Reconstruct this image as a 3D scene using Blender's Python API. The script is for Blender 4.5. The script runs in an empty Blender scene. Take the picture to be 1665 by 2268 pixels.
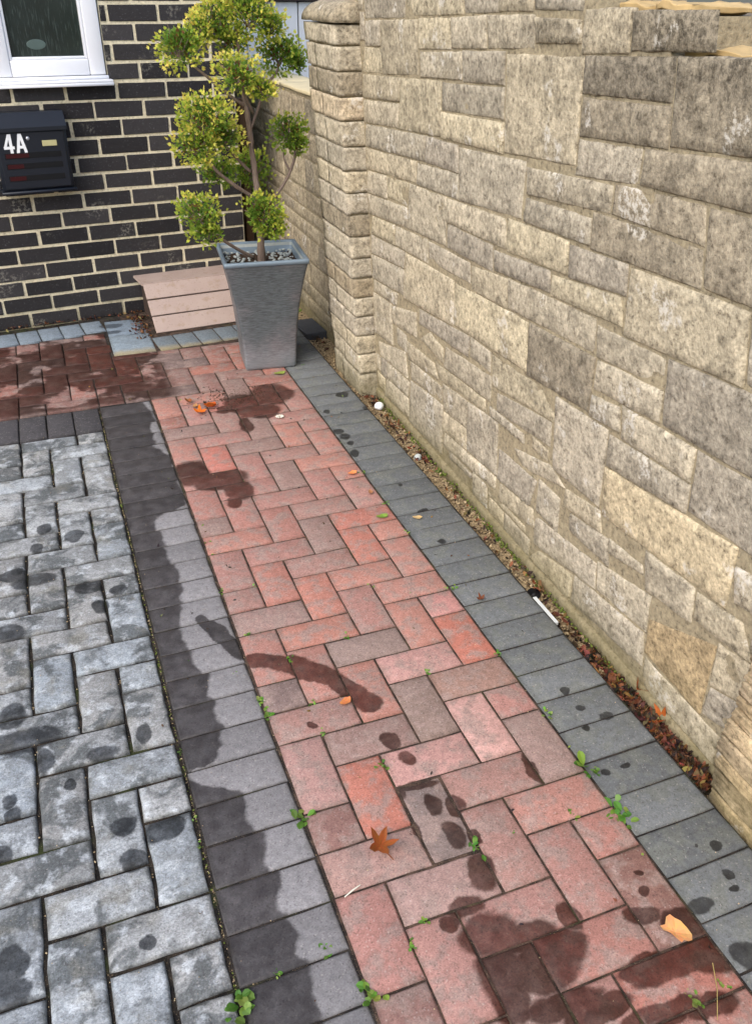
import bpy, bmesh, math, random
from mathutils import Vector, Matrix, noise
random.seed(11)
S = bpy.context.scene
COL = S.collection
R_ = math.radians

# ---------------------------------------------------------------- camera
CAM = {'loc': (-0.079, 0.0, 1.49), 'R': (0.935649, -0.35282, 0.00889), 'U': (0.178203, 0.494022, 0.850991), 'F': (0.304639, 0.794645, -0.525105), 'f': 1882.2}
cam_d = bpy.data.cameras.new('camera'); cam = bpy.data.objects.new('camera', cam_d); COL.objects.link(cam)
cam_d.sensor_fit = 'HORIZONTAL'; cam_d.sensor_width = 36.0
cam_d.lens = 36.0 * CAM['f'] / 1665.0
cam_d.clip_start = 0.02; cam_d.clip_end = 400.0
_r, _u, _f = (Vector(CAM[k]) for k in ('R', 'U', 'F'))
cam.matrix_world = Matrix(((_r.x, _u.x, -_f.x, CAM['loc'][0]), (_r.y, _u.y, -_f.y, CAM['loc'][1]),
                           (_r.z, _u.z, -_f.z, CAM['loc'][2]), (0, 0, 0, 1)))
S.camera = cam

# ---------------------------------------------------------------- sky, sun, exposure
W = bpy.data.worlds.new('World'); S.world = W; W.use_nodes = True
wn = W.node_tree; sky = wn.nodes.new('ShaderNodeTexSky'); sky.sky_type = 'NISHITA'; sky.sun_disc = False
SUN_EL, SUN_ROT = R_(46), R_(232)      # sun behind the camera's left shoulder, veiled by cloud
sky.sun_elevation = SUN_EL; sky.sun_rotation = SUN_ROT
sky.air_density = 1.0; sky.dust_density = 3.0; sky.ozone_density = 1.0
bg = wn.nodes['Background']; wn.links.new(sky.outputs['Color'], bg.inputs['Color']); bg.inputs['Strength'].default_value = 0.15
sd = bpy.data.lights.new('sun', 'SUN'); sd.energy = 1.0; sd.angle = R_(65); sd.color = (1.0, 0.98, 0.95)
sun = bpy.data.objects.new('sun', sd); COL.objects.link(sun)
# sky.sun_rotation turns clockwise from +Y
_dir = Vector((math.sin(SUN_ROT) * math.cos(SUN_EL), math.cos(SUN_ROT) * math.cos(SUN_EL), math.sin(SUN_EL)))
sun.rotation_euler = _dir.to_track_quat('Z', 'Y').to_euler(); sun.location = (0, 0, 6)
S.view_settings.view_transform = 'Standard'; S.view_settings.look = 'None'
S.view_settings.gamma = 1.0; S.view_settings.exposure = 0.90
S.view_settings.use_curve_mapping = False
S.cycles.max_bounces = 4; S.cycles.diffuse_bounces = 2; S.cycles.glossy_bounces = 2; S.cycles.transmission_bounces = 2
S.cycles.use_adaptive_sampling = True; S.cycles.adaptive_threshold = 0.03
S.cycles.caustics_reflective = False; S.cycles.caustics_refractive = False

# ---------------------------------------------------------------- helpers
def lin(r, g, b):
    f = lambda c: (c / 255 / 12.92) if c <= 10 else (((c / 255) + .055) / 1.055) ** 2.4
    return (f(r), f(g), f(b), 1.0)

def tag(o, label=None, cat=None, group=None, kind=None):
    if label: o['label'] = label
    if cat: o['category'] = cat
    if group: o['group'] = group
    if kind: o['kind'] = kind
    return o

def empty(name, loc=(0, 0, 0), rz=0.0):
    o = bpy.data.objects.new(name, None); COL.objects.link(o); o.location = loc; o.rotation_euler = (0, 0, rz)
    o.empty_display_size = .1
    return o

def link(name, me, mat=None, parent=None, loc=None):
    o = bpy.data.objects.new(name, me); COL.objects.link(o)
    if mat and not me.materials: me.materials.append(mat)
    if parent: o.parent = parent
    if loc: o.location = loc
    return o

def obj(name, bm, mat, parent=None, smooth=False):
    me = bpy.data.meshes.new(name); bmesh.ops.recalc_face_normals(bm, faces=bm.faces); bm.to_mesh(me); bm.free()
    if smooth:
        for p in me.polygons: p.use_smooth = True
    return link(name, me, mat, parent)

def pyobj(name, vs, fs, mat, parent=None, smooth=False):
    me = bpy.data.meshes.new(name); me.from_pydata(vs, [], fs); me.update()
    if smooth:
        for p in me.polygons: p.use_smooth = True
    return link(name, me, mat, parent)

def bx(bm, x0, x1, y0, y1, z0, z1, bev=0.0, M=None, segs=1):
    vs = [bm.verts.new((x, y, z)) for x in (x0, x1) for y in (y0, y1) for z in (z0, z1)]
    fs = [bm.faces.new([vs[i] for i in f]) for f in ((0, 1, 3, 2), (4, 6, 7, 5), (0, 4, 5, 1), (2, 3, 7, 6), (0, 2, 6, 4), (1, 5, 7, 3))]
    if bev > 0:
        es = list({e for f in fs for e in f.edges})
        r = bmesh.ops.bevel(bm, geom=es, offset=bev, segments=segs, affect='EDGES', profile=.5)
        vs = list({v for f in r['faces'] for v in f.verts} | {v for v in vs if v.is_valid})
    if M is not None:
        bmesh.ops.transform(bm, matrix=M, verts=[v for v in vs if v.is_valid])
    return vs

def tube(bm, pts, n=8, cap=True):
    rings = []
    for i, (x, y, z, r) in enumerate(pts):
        a = Vector(pts[max(0, i - 1)][:3]); b = Vector(pts[min(len(pts) - 1, i + 1)][:3])
        d = (b - a).normalized(); q = d.to_track_quat('Z', 'Y')
        rings.append([bm.verts.new(Vector((x, y, z)) + q @ Vector((math.cos(t) * r, math.sin(t) * r, 0)))
                      for t in (2 * math.pi * k / n for k in range(n))])
    for A, B in zip(rings, rings[1:]):
        for k in range(n): bm.faces.new((A[k], A[(k + 1) % n], B[(k + 1) % n], B[k]))
    if cap:
        bm.faces.new(rings[0][::-1]); bm.faces.new(rings[-1])

class NT:
    """tiny node-graph helper"""
    def __init__(s, name):
        s.m = bpy.data.materials.new(name); s.m.use_nodes = True; s.t = s.m.node_tree
        s.b = s.t.nodes['Principled BSDF']; s.out = s.t.nodes['Material Output']
        s.b.inputs['Specular IOR Level'].default_value = .3
    def n(s, typ, **k):
        nd = s.t.nodes.new('ShaderNode' + typ)
        for a, v in k.items(): setattr(nd, a, v)
        return nd
    def put(s, sock, v):
        if hasattr(v, 'links') or isinstance(v, bpy.types.NodeSocket): s.t.links.new(v, sock)
        else:
            try: sock.default_value = v
            except Exception: sock.default_value = tuple(v)[:3]
    def math(s, op, a, b=0.0, c=None, clamp=False):
        nd = s.n('Math', operation=op, use_clamp=clamp); s.put(nd.inputs[0], a); s.put(nd.inputs[1], b)
        if c is not None: s.put(nd.inputs[2], c)
        return nd.outputs[0]
    def vec(s, op, a, b=(0, 0, 0), scale=None):
        nd = s.n('VectorMath', operation=op); s.put(nd.inputs[0], a); s.put(nd.inputs[1], b)
        if scale is not None: s.put(nd.inputs['Scale'], scale)
        return nd.outputs['Value'] if op in ('LENGTH', 'DOT_PRODUCT', 'DISTANCE') else nd.outputs[0]
    def pos(s): return s.n('NewGeometry').outputs['Position']
    def objco(s): return s.n('TexCoord').outputs['Object']
    def scale(s, v, k): return s.vec('MULTIPLY', v, k)
    def noise(s, v, sc, det=3.0, rough=.55, dist=0.0, col=False):
        nd = s.n('TexNoise'); s.put(nd.inputs['Vector'], v); nd.inputs['Scale'].default_value = sc
        nd.inputs['Detail'].default_value = min(det, 4.0); nd.inputs['Roughness'].default_value = rough; nd.inputs['Distortion'].default_value = dist
        return nd.outputs['Color'] if col else nd.outputs[0]
    def vor(s, v, sc, feat='F1', out='Distance', rnd=1.0):
        nd = s.n('TexVoronoi', feature=feat); s.put(nd.inputs['Vector'], v); nd.inputs['Scale'].default_value = sc
        nd.inputs['Randomness'].default_value = rnd
        return nd.outputs[out]
    def step(s, v, a, b):
        nd = s.n('MapRange', interpolation_type='SMOOTHSTEP'); s.put(nd.inputs['Value'], v)
        nd.inputs['From Min'].default_value = a; nd.inputs['From Max'].default_value = b
        nd.inputs['To Min'].default_value = 0.0; nd.inputs['To Max'].default_value = 1.0
        return nd.outputs[0]
    def maprange(s, v, a, b, c, d):
        nd = s.n('MapRange'); s.put(nd.inputs['Value'], v)
        for k, x in zip(('From Min', 'From Max', 'To Min', 'To Max'), (a, b, c, d)): nd.inputs[k].default_value = x
        return nd.outputs[0]
    def mix(s, f, a, b, mode='MIX'):
        nd = s.n('Mix', data_type='RGBA', blend_type=mode); s.put(nd.inputs[0], f); s.put(nd.inputs[6], a); s.put(nd.inputs[7], b)
        return nd.outputs[2]
    def n_rgb(s, f):
        nd = s.n('CombineColor')
        for i in range(3): s.put(nd.inputs[i], f)
        return nd.outputs[0]
    def ocol(s): return s.n('ObjectInfo').outputs['Color']
    def ornd(s): return s.n('ObjectInfo').outputs['Random']
    def sep(s, v):
        nd = s.n('SeparateXYZ'); s.put(nd.inputs[0], v); return nd.outputs
    def bump(s, h, strength=.5, dist=.01, nrm=None):
        nd = s.n('Bump'); nd.inputs['Strength'].default_value = strength; nd.inputs['Distance'].default_value = dist
        s.put(nd.inputs['Height'], h)
        if nrm is not None: s.put(nd.inputs['Normal'], nrm)
        return nd.outputs[0]
    def col(s, c): s.put(s.b.inputs['Base Color'], c)
    def rough(s, r): s.put(s.b.inputs['Roughness'], r)
    def nrm(s, v): s.put(s.b.inputs['Normal'], v)

def plain(name, c, rough=.7, spec=.3, metal=0.0, var=.15, sc=30.0):
    g = NT(name); f = g.noise(g.objco(), sc, 4)
    dk = tuple(x * (1 - var * 1.6) for x in c[:3]) + (1,); lt = tuple(min(1, x * (1 + var)) for x in c[:3]) + (1,)
    g.col(g.mix(f, dk, lt)); g.rough(rough); g.b.inputs['Specular IOR Level'].default_value = spec; g.b.inputs['Metallic'].default_value = metal
    return g.m

# ---------------------------------------------------------------- data measured off the place (metres)
STONES = [(3.141, 1.478, 2.759, 1.481, 2.773, 1.415, 3.141, 1.403), (2.752, 1.539, 2.337, 1.581, 2.342, 1.434, 2.756, 1.419), (2.333, 1.543, 2.139, 1.544, 2.14, 1.443, 2.335, 1.436), (2.133, 1.583, 1.957, 1.584, 1.964, 1.448, 2.134, 1.445), (1.959, 1.472, 1.748, 1.474, 1.751, 1.455, 1.956, 1.453), (3.149, 1.394, 2.995, 1.402, 3.009, 1.327, 3.155, 1.319), (2.984, 1.4, 2.67, 1.412, 2.669, 1.265, 2.992, 1.244), (2.665, 1.415, 2.428, 1.424, 2.424, 1.349, 2.664, 1.337), (2.421, 1.423, 2.204, 1.434, 2.2, 1.362, 2.417, 1.351), (2.197, 1.434, 1.955, 1.442, 1.95, 1.375, 2.189, 1.363), (1.952, 1.436, 1.756, 1.437, 1.75, 1.395, 1.943, 1.387), (1.744, 1.457, 1.577, 1.462, 1.572, 1.387, 1.743, 1.377), (1.57, 1.457, 1.343, 1.463, 1.337, 1.403, 1.563, 1.392), (3.163, 1.313, 2.995, 1.32, 3.0, 1.246, 3.204, 1.236), (2.654, 1.33, 2.35, 1.346, 2.352, 1.279, 2.652, 1.263), (2.344, 1.348, 2.095, 1.36, 2.093, 1.288, 2.343, 1.274), (3.203, 1.227, 2.827, 1.246, 2.841, 1.176, 3.202, 1.153), (2.821, 1.247, 2.493, 1.263, 2.499, 1.115, 2.848, 1.092), (2.487, 1.259, 2.093, 1.281, 2.094, 1.21, 2.489, 1.188), (2.491, 1.181, 2.091, 1.2, 2.093, 1.128, 2.492, 1.112), (2.088, 1.356, 1.733, 1.37, 1.737, 1.156, 2.085, 1.132), (3.203, 1.144, 2.842, 1.168, 2.856, 1.094, 3.204, 1.071), (1.726, 1.372, 1.423, 1.389, 1.42, 1.316, 1.727, 1.303), (1.723, 1.294, 1.42, 1.308, 1.415, 1.237, 1.727, 1.219), (1.415, 1.39, 1.145, 1.403, 1.104, 1.262, 1.409, 1.242), (1.728, 1.21, 1.492, 1.226, 1.496, 1.158, 1.732, 1.138), (1.484, 1.226, 1.043, 1.259, 1.064, 1.176, 1.488, 1.159), (3.187, 1.065, 2.942, 1.08, 2.947, 1.005, 3.204, 0.989), (2.934, 1.079, 2.623, 1.1, 2.622, 1.025, 2.941, 1.006), (2.617, 1.1, 2.373, 1.107, 2.369, 1.034, 2.617, 1.024), (2.365, 1.103, 1.965, 1.127, 1.98, 0.988, 2.359, 0.959), (3.205, 0.981, 2.701, 1.013, 2.708, 0.947, 3.205, 0.909), (2.693, 1.01, 2.371, 1.029, 2.366, 0.959, 2.701, 0.944), (1.96, 1.116, 1.581, 1.14, 1.585, 1.084, 1.949, 1.054), (1.573, 1.145, 1.282, 1.16, 1.271, 1.09, 1.571, 1.086), (1.273, 1.159, 1.014, 1.17, 0.978, 1.026, 1.255, 1.017), (1.954, 1.044, 1.652, 1.058, 1.653, 1.001, 1.961, 0.985), (1.647, 1.073, 1.271, 1.084, 1.262, 1.013, 1.645, 0.995), (3.205, 0.901, 2.992, 0.919, 2.993, 0.841, 3.204, 0.823), (2.977, 0.916, 2.778, 0.934, 2.789, 0.855, 2.989, 0.851), (2.769, 0.933, 2.459, 0.948, 2.464, 0.8, 2.786, 0.783), (2.453, 0.946, 2.055, 0.972, 2.057, 0.892, 2.454, 0.878), (3.199, 0.817, 2.789, 0.849, 2.791, 0.781, 3.203, 0.746), (2.444, 0.871, 2.134, 0.882, 2.133, 0.809, 2.444, 0.801), (2.047, 0.973, 1.74, 0.988, 1.734, 0.909, 2.051, 0.888), (1.732, 0.981, 1.497, 0.996, 1.494, 0.931, 1.728, 0.906), (2.121, 0.871, 1.817, 0.897, 1.81, 0.844, 2.117, 0.818), (1.805, 0.889, 1.511, 0.922, 1.494, 0.862, 1.806, 0.839), (1.49, 0.994, 1.126, 1.011, 1.108, 0.877, 1.482, 0.844), (1.119, 1.017, 0.931, 1.018, 0.899, 0.883, 1.1, 0.885), (3.168, 0.742, 2.924, 0.761, 2.929, 0.691, 3.18, 0.675), (2.912, 0.76, 2.61, 0.786, 2.616, 0.706, 2.923, 0.693), (2.602, 0.781, 2.283, 0.793, 2.277, 0.734, 2.609, 0.717), (2.271, 0.789, 2.04, 0.814, 2.039, 0.732, 2.272, 0.718), (2.034, 0.816, 1.594, 0.846, 1.587, 0.763, 2.032, 0.735), (1.586, 0.832, 1.332, 0.844, 1.325, 0.784, 1.579, 0.76), (1.322, 0.85, 0.995, 0.879, 0.976, 0.724, 1.314, 0.704), (1.575, 0.753, 1.325, 0.776, 1.325, 0.705, 1.581, 0.677), (1.904, 0.734, 1.583, 0.754, 1.594, 0.612, 1.905, 0.583), (3.203, 0.666, 2.826, 0.689, 2.844, 0.629, 3.203, 0.594), (3.195, 0.588, 2.84, 0.622, 2.851, 0.525, 3.204, 0.494), (2.82, 0.689, 2.4, 0.708, 2.401, 0.558, 2.846, 0.517), (2.387, 0.701, 1.91, 0.734, 1.914, 0.593, 2.395, 0.565), (3.185, 0.489, 2.916, 0.51, 2.932, 0.459, 3.184, 0.444), (3.205, 0.434, 2.995, 0.448, 2.987, 0.282, 3.204, 0.265), (2.987, 0.443, 2.73, 0.496, 2.731, 0.404, 2.984, 0.375), (2.696, 0.52, 2.276, 0.565, 2.29, 0.494, 2.701, 0.468), (1.742, 0.587, 1.501, 0.602, 1.506, 0.384, 1.731, 0.378), (2.074, 0.458, 1.758, 0.504, 1.757, 0.433, 2.08, 0.396), (2.119, 0.562, 1.751, 0.586, 1.746, 0.513, 2.11, 0.468), (1.584, 0.66, 1.467, 0.676, 1.457, 0.62, 1.587, 0.603), (1.46, 0.684, 1.199, 0.701, 1.199, 0.625, 1.449, 0.606), (1.496, 0.595, 1.197, 0.618, 1.196, 0.55, 1.496, 0.511), (1.193, 0.702, 0.886, 0.724, 0.87, 0.579, 1.189, 0.559), (1.497, 0.503, 1.036, 0.563, 1.036, 0.414, 1.489, 0.371), (1.032, 0.52, 0.909, 0.546, 0.879, 0.463, 1.014, 0.444), (1.662, 0.351, 1.498, 0.378, 1.482, 0.321, 1.664, 0.297), (1.957, 0.331, 1.75, 0.378, 1.666, 0.348, 1.897, 0.291), (1.634, 0.291, 1.451, 0.32, 1.437, 0.246, 1.627, 0.242), (1.448, 0.325, 1.308, 0.336, 1.296, 0.314, 1.437, 0.29), (1.302, 0.382, 1.127, 0.398, 1.12, 0.307, 1.284, 0.28), (1.118, 0.393, 0.982, 0.414, 0.936, 0.346, 1.113, 0.324), (1.254, 0.212, 1.035, 0.308, 1.041, 0.103, 1.253, 0.111), (1.029, 0.321, 0.766, 0.374, 0.787, 0.285, 1.028, 0.204), (1.023, 0.198, 0.812, 0.27, 0.786, 0.183, 1.036, 0.11), (1.58, 0.116, 1.267, 0.16, 1.253, 0.064, 1.587, 0.022), (1.485, 0.228, 1.262, 0.277, 1.261, 0.169, 1.473, 0.146), (1.811, 0.175, 1.49, 0.219, 1.482, 0.142, 1.812, 0.077), (1.778, 0.07, 1.588, 0.113, 1.597, 0.019, 1.832, 0.014), (2.697, 0.411, 2.601, 0.467, 2.487, 0.448, 2.487, 0.395), (2.468, 0.463, 2.117, 0.491, 2.125, 0.409, 2.482, 0.387), (2.805, 0.205, 2.492, 0.234, 2.505, 0.035, 2.831, 0.013), (3.059, 0.18, 2.813, 0.19, 2.835, 0.122, 3.067, 0.109), (2.485, 0.213, 2.293, 0.233, 2.294, 0.156, 2.492, 0.139), (2.281, 0.338, 2.067, 0.361, 2.065, 0.175, 2.288, 0.156), (2.791, 0.285, 2.496, 0.301, 2.506, 0.242, 2.796, 0.216), (2.491, 0.319, 2.29, 0.338, 2.291, 0.24, 2.485, 0.221), (2.058, 0.279, 1.814, 0.29, 1.849, 0.191, 2.059, 0.168), (2.474, 0.133, 2.068, 0.168, 2.071, 0.125, 2.481, 0.078), (2.039, 0.161, 1.824, 0.188, 1.817, 0.13, 2.038, 0.099), (3.166, 0.234, 2.853, 0.302, 2.831, 0.204, 3.16, 0.179), (2.831, 0.355, 2.571, 0.364, 2.532, 0.319, 2.817, 0.286), (2.55, 0.372, 2.16, 0.399, 2.15, 0.361, 2.532, 0.323), (2.122, 0.393, 1.904, 0.399, 1.901, 0.371, 2.115, 0.366), (3.078, 0.099, 2.832, 0.115, 2.834, 0.035, 3.107, 0.013), (2.443, 0.08, 2.242, 0.084, 2.247, 0.068, 2.443, 0.05), (2.122, 0.095, 1.868, 0.102, 1.865, 0.084, 2.124, 0.076), (3.146, 0.171, 3.074, 0.181, 3.085, 0.096, 3.157, 0.096), (0.641, 0.246, 0.354, 0.246, 0.354, 0.114, 0.641, 0.114), (0.157, 0.731, -0.348, 0.731, -0.348, 0.575, 0.157, 0.575), (0.422, 0.561, 0.049, 0.561, 0.049, 0.436, 0.422, 0.436), (0.003, 1.079, -0.349, 1.079, -0.349, 0.933, 0.003, 0.933), (0.044, 0.451, -0.347, 0.451, -0.347, 0.302, 0.044, 0.302), (-0.067, 0.873, -0.323, 0.873, -0.323, 0.737, -0.067, 0.737), (0.271, 0.926, -0.061, 0.926, -0.061, 0.77, 0.271, 0.77), (0.666, 0.735, 0.406, 0.735, 0.406, 0.593, 0.666, 0.593), (0.761, 0.432, 0.383, 0.432, 0.383, 0.252, 0.761, 0.252), (0.347, 0.171, -0.064, 0.171, -0.064, 0.012, 0.347, 0.012), (0.705, 0.85, 0.276, 0.85, 0.276, 0.743, 0.705, 0.743), (0.875, 1.409, 0.499, 1.409, 0.499, 1.225, 0.875, 1.225), (0.143, 0.296, -0.349, 0.296, -0.349, 0.178, 0.143, 0.178), (0.494, 1.185, 0.158, 1.185, 0.158, 0.979, 0.494, 0.979), (0.491, 1.409, 0.063, 1.409, 0.063, 1.193, 0.491, 1.193), (0.924, 1.221, 0.502, 1.221, 0.502, 1.017, 0.924, 1.017), (0.892, 1.011, 0.513, 1.011, 0.513, 0.856, 0.892, 0.856), (0.055, 1.408, -0.244, 1.408, -0.244, 1.282, 0.055, 1.282), (-0.095, 1.276, -0.349, 1.276, -0.349, 1.093, -0.095, 1.093), (0.865, 0.587, 0.526, 0.587, 0.526, 0.439, 0.865, 0.439), (0.966, 0.125, 0.717, 0.125, 0.717, 0.014, 0.966, 0.014), (0.4, 0.691, 0.162, 0.691, 0.162, 0.568, 0.4, 0.568), (0.044, 0.568, -0.348, 0.568, -0.348, 0.457, 0.044, 0.457), (-0.072, 0.172, -0.35, 0.172, -0.35, 0.012, -0.072, 0.012), (3.147, 1.61, 2.773, 1.61, 2.773, 1.486, 3.147, 1.486), (1.246, 0.096, 0.971, 0.096, 0.971, 0.014, 1.246, 0.014), (1.1, 1.408, 0.882, 1.408, 0.882, 1.267, 1.1, 1.267), (0.971, 0.849, 0.713, 0.849, 0.713, 0.737, 0.971, 0.737), (0.505, 0.973, 0.277, 0.973, 0.277, 0.856, 0.505, 0.856), (0.711, 0.11, 0.353, 0.11, 0.353, 0.013, 0.711, 0.013), (0.377, 0.43, 0.15, 0.43, 0.15, 0.279, 0.377, 0.279), (0.151, 1.186, -0.089, 1.186, -0.089, 1.088, 0.151, 1.088), (1.952, 1.61, 1.69, 1.61, 1.69, 1.486, 1.952, 1.486), (0.347, 0.274, 0.15, 0.274, 0.15, 0.178, 0.347, 0.178), (0.866, 0.731, 0.672, 0.731, 0.672, 0.595, 0.866, 0.595), (0.15, 1.081, 0.008, 1.081, 0.008, 0.932, 0.15, 0.932), (1.807, 0.305, 1.686, 0.305, 1.686, 0.198, 1.807, 0.198), (0.055, 1.277, -0.087, 1.277, -0.087, 1.191, 0.055, 1.191), (2.332, 1.61, 2.186, 1.61, 2.186, 1.548, 2.332, 1.548), (2.236, 0.099, 2.128, 0.099, 2.128, 0.014, 2.236, 0.014), (0.778, 0.246, 0.646, 0.246, 0.646, 0.133, 0.778, 0.133), (1.039, 1.25, 0.932, 1.25, 0.932, 1.178, 1.039, 1.178), (0.946, 0.434, 0.792, 0.434, 0.792, 0.376, 0.946, 0.376), (2.941, 0.373, 2.836, 0.373, 2.836, 0.308, 2.941, 0.308), (2.002, 0.073, 1.837, 0.073, 1.837, 0.012, 2.002, 0.012), (-0.252, 1.409, -0.348, 1.409, -0.348, 1.28, -0.252, 1.28), (0.272, 0.974, 0.156, 0.974, 0.156, 0.931, 0.272, 0.931), (0.144, 0.432, 0.049, 0.432, 0.049, 0.303, 0.144, 0.303), (2.272, 0.566, 2.128, 0.566, 2.128, 0.503, 2.272, 0.503), (3.203, 0.089, 3.108, 0.089, 3.108, 0.029, 3.203, 0.029), (2.766, 1.612, 2.641, 1.612, 2.641, 1.557, 2.766, 1.557), (-0.07, 0.926, -0.258, 0.926, -0.258, 0.879, -0.07, 0.879), (0.522, 0.586, 0.429, 0.586, 0.429, 0.462, 0.522, 0.462), (3.202, 0.17, 3.162, 0.17, 3.162, 0.105, 3.202, 0.105), (3.205, 1.549, 3.153, 1.549, 3.153, 1.427, 3.205, 1.427), (3.202, 1.421, 3.158, 1.421, 3.158, 1.337, 3.202, 1.337), (0.397, 0.737, 0.272, 0.737, 0.272, 0.697, 0.397, 0.697), (2.111, 0.07, 2.008, 0.07, 2.008, 0.014, 2.111, 0.014), (1.851, 0.416, 1.765, 0.416, 1.765, 0.382, 1.851, 0.382)]
WEEDS = [(0.22, 2.257, 2), (0.228, 2.193, 1), (0.211, 1.997, 2), (0.237, 1.782, 2), (0.484, 1.687, 2), (0.32, 1.645, 2), (0.212, 1.525, 3), (0.215, 1.475, 3), (0.322, 1.477, 2), (0.315, 1.373, 2), (0.42, 1.231, 3), (0.631, 1.481, 2), (0.839, 1.483, 2), (0.855, 1.779, 2), (0.829, 1.791, 1), (0.718, 1.801, 1), (0.836, 2.104, 2), (0.843, 2.304, 2), (0.844, 2.524, 2), (0.823, 2.524, 1), (1.138, 2.608, 4), (1.121, 2.498, 3), (1.109, 1.988, 3), (0.849, 1.247, 3), (0.841, 1.076, 3), (0.853, 1.043, 3), (0.842, 0.936, 5), (0.209, 1.155, 4), (0.517, 0.968, 3), (0.742, 0.967, 2), (0.166, 0.862, 2), (0.069, 0.857, 2), (0.216, 0.758, 4), (-0.009, 0.823, 5), (0.314, 0.815, 2), (0.355, 0.855, 2), (0.738, 0.553, 3), (-0.001, 2.586, 1), (0.637, 2.791, 1), (-0.003, 1.433, 1), (-0.007, 1.169, 1), (-0.005, 1.24, 1), (0.916, 3.581, 2), (1.142, 4.418, 5), (0.3, 1.988, 1), (0.608, 0.971, 1), (0.828, 0.832, 1), (0.197, 3.793, 1), (0.622, 1.875, 1), (0.801, 0.562, 2), (0.323, 3.375, 1), (0.076, 1.734, 1), (0.17, 1.648, 1)]
PX = {'big': (0.778, 0.668), 'maple': (0.334, 1.035), 'small': (0.402, 1.447), 'o1': (0.797, 2.523), 'o2': (0.811, 2.374), 'yel': (0.899, 2.169), 'c1': (0.378, 3.212), 'c2': (0.427, 3.242), 'c3': (0.355, 3.339), 'c4': (0.373, 3.285), 'flower': (0.676, 3.07), 'br': (0.898, 1.701), 'pebble': (1.11, 3.067), 'pile1': (1.116, 3.154), 'pile2': (1.105, 2.885), 'g1': (0.796, 3.514), 'g2': (0.792, 2.214), 'hole': (1.06, 1.711), 'chip': (1.093, 1.711), 'w0': (1.059, 1.67), 'w1': (1.061, 1.554), 'straw0': (0.807, 0.599), 'straw1': (0.748, 0.515), 'peb2': (1.118, 2.607), 'lf2': (1.12, 2.567), 'b1': (0.606, 0.772)}
WET_SHADE_RED = [(0.565, 3.251, 0.099, 0.1115), (0.701, 3.322, 0.0967, 0.1166), (0.532, 3.051, 0.0283, 0.0786), (0.484, 3.222, 0.0439, 0.0485), (0.613, 3.164, 0.0829, 0.0717), (0.263, 2.728, 0.072, 0.0835), (0.346, 2.647, 0.0921, 0.0716), (0.392, 2.557, 0.0493, 0.0856), (0.355, 2.476, 0.028, 0.0407), (0.452, 1.431, 0.0313, 0.0343), (0.303, 1.405, 0.0138, 0.0149), (0.46, 1.295, 0.0204, 0.0268), (0.471, 1.232, 0.0228, 0.0238), (0.484, 1.099, 0.0216, 0.0281), (0.49, 1.013, 0.0265, 0.0432), (0.425, 1.057, 0.0095, 0.0223), (0.502, 0.907, 0.0303, 0.0457), (0.442, 0.853, 0.0428, 0.0244), (0.458, 0.789, 0.0719, 0.0495), (0.524, 0.761, 0.0718, 0.0318), (0.618, 0.771, 0.0193, 0.0346), (0.566, 0.721, 0.056, 0.0432), (0.521, 0.699, 0.0732, 0.0453), (0.441, 0.718, 0.0472, 0.0525), (0.441, 0.667, 0.0389, 0.0429), (0.519, 0.631, 0.067, 0.0257), (0.752, 0.721, 0.0426, 0.0243), (0.814, 0.686, 0.054, 0.0345), (0.678, 0.641, 0.044, 0.0201), (0.733, 0.625, 0.0809, 0.0316), (0.822, 0.618, 0.056, 0.0403), (0.57, 0.601, 0.0667, 0.0219), (0.658, 0.552, 0.0905, 0.021), (0.752, 0.534, 0.0492, 0.0209), (0.728, 1.106, 0.0123, 0.0393), (0.801, 0.801, 0.0102, 0.0074), (0.786, 0.765, 0.012, 0.0099), (0.394, 0.838, 0.0191, 0.0198), (0.473, 1.152, 0.0481, 0.0128), (0.527, 1.078, 0.0196, 0.0278), (0.529, 0.988, 0.0151, 0.0255), (0.427, 1.148, 0.0119, 0.0243), (0.23, 1.674, 0.0378, 0.0234), (0.248, 1.664, 0.0378, 0.0233), (0.266, 1.654, 0.0378, 0.0232), (0.284, 1.643, 0.0377, 0.0238), (0.302, 1.633, 0.0377, 0.0244), (0.321, 1.616, 0.0364, 0.0248), (0.339, 1.598, 0.0351, 0.0252), (0.353, 1.584, 0.035, 0.0257), (0.366, 1.569, 0.0348, 0.0261), (0.382, 1.552, 0.0335, 0.0252), (0.397, 1.535, 0.0323, 0.0242), (0.409, 1.518, 0.0298, 0.0246), (0.421, 1.5, 0.0274, 0.025), (0.428, 1.483, 0.0272, 0.0253), (0.435, 1.466, 0.0271, 0.0256)]  # damp marks, plus one thin upright ellipse that paints shade at a block corner
WET_RS = [(0.933, 1.305, 0.0128, 0.0121), (0.933, 1.238, 0.0134, 0.0125), (0.973, 1.189, 0.015, 0.0132), (0.913, 1.173, 0.0104, 0.0097), (0.877, 1.034, 0.0098, 0.0113), (0.927, 1.045, 0.0107, 0.0077), (0.978, 0.795, 0.0127, 0.0098), (0.935, 0.811, 0.0052, 0.0038), (0.962, 0.741, 0.0127, 0.0124), (0.95, 0.707, 0.0129, 0.0095), (0.859, 0.703, 0.028, 0.02), (0.877, 0.59, 0.0232, 0.0235), (0.862, 2.874, 0.0203, 0.023), (0.864, 2.822, 0.0201, 0.0314), (0.864, 2.762, 0.0158, 0.0157), (0.863, 2.677, 0.0155, 0.0291), (0.992, 3.21, 0.0266, 0.0274), (0.928, 2.399, 0.0109, 0.0144), (0.934, 2.209, 0.0155, 0.0096), (1.044, 3.037, 0.0193, 0.0183), (0.878, 3.056, 0.0148, 0.0151), (0.912, 2.017, 0.013, 0.0114)]
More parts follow.
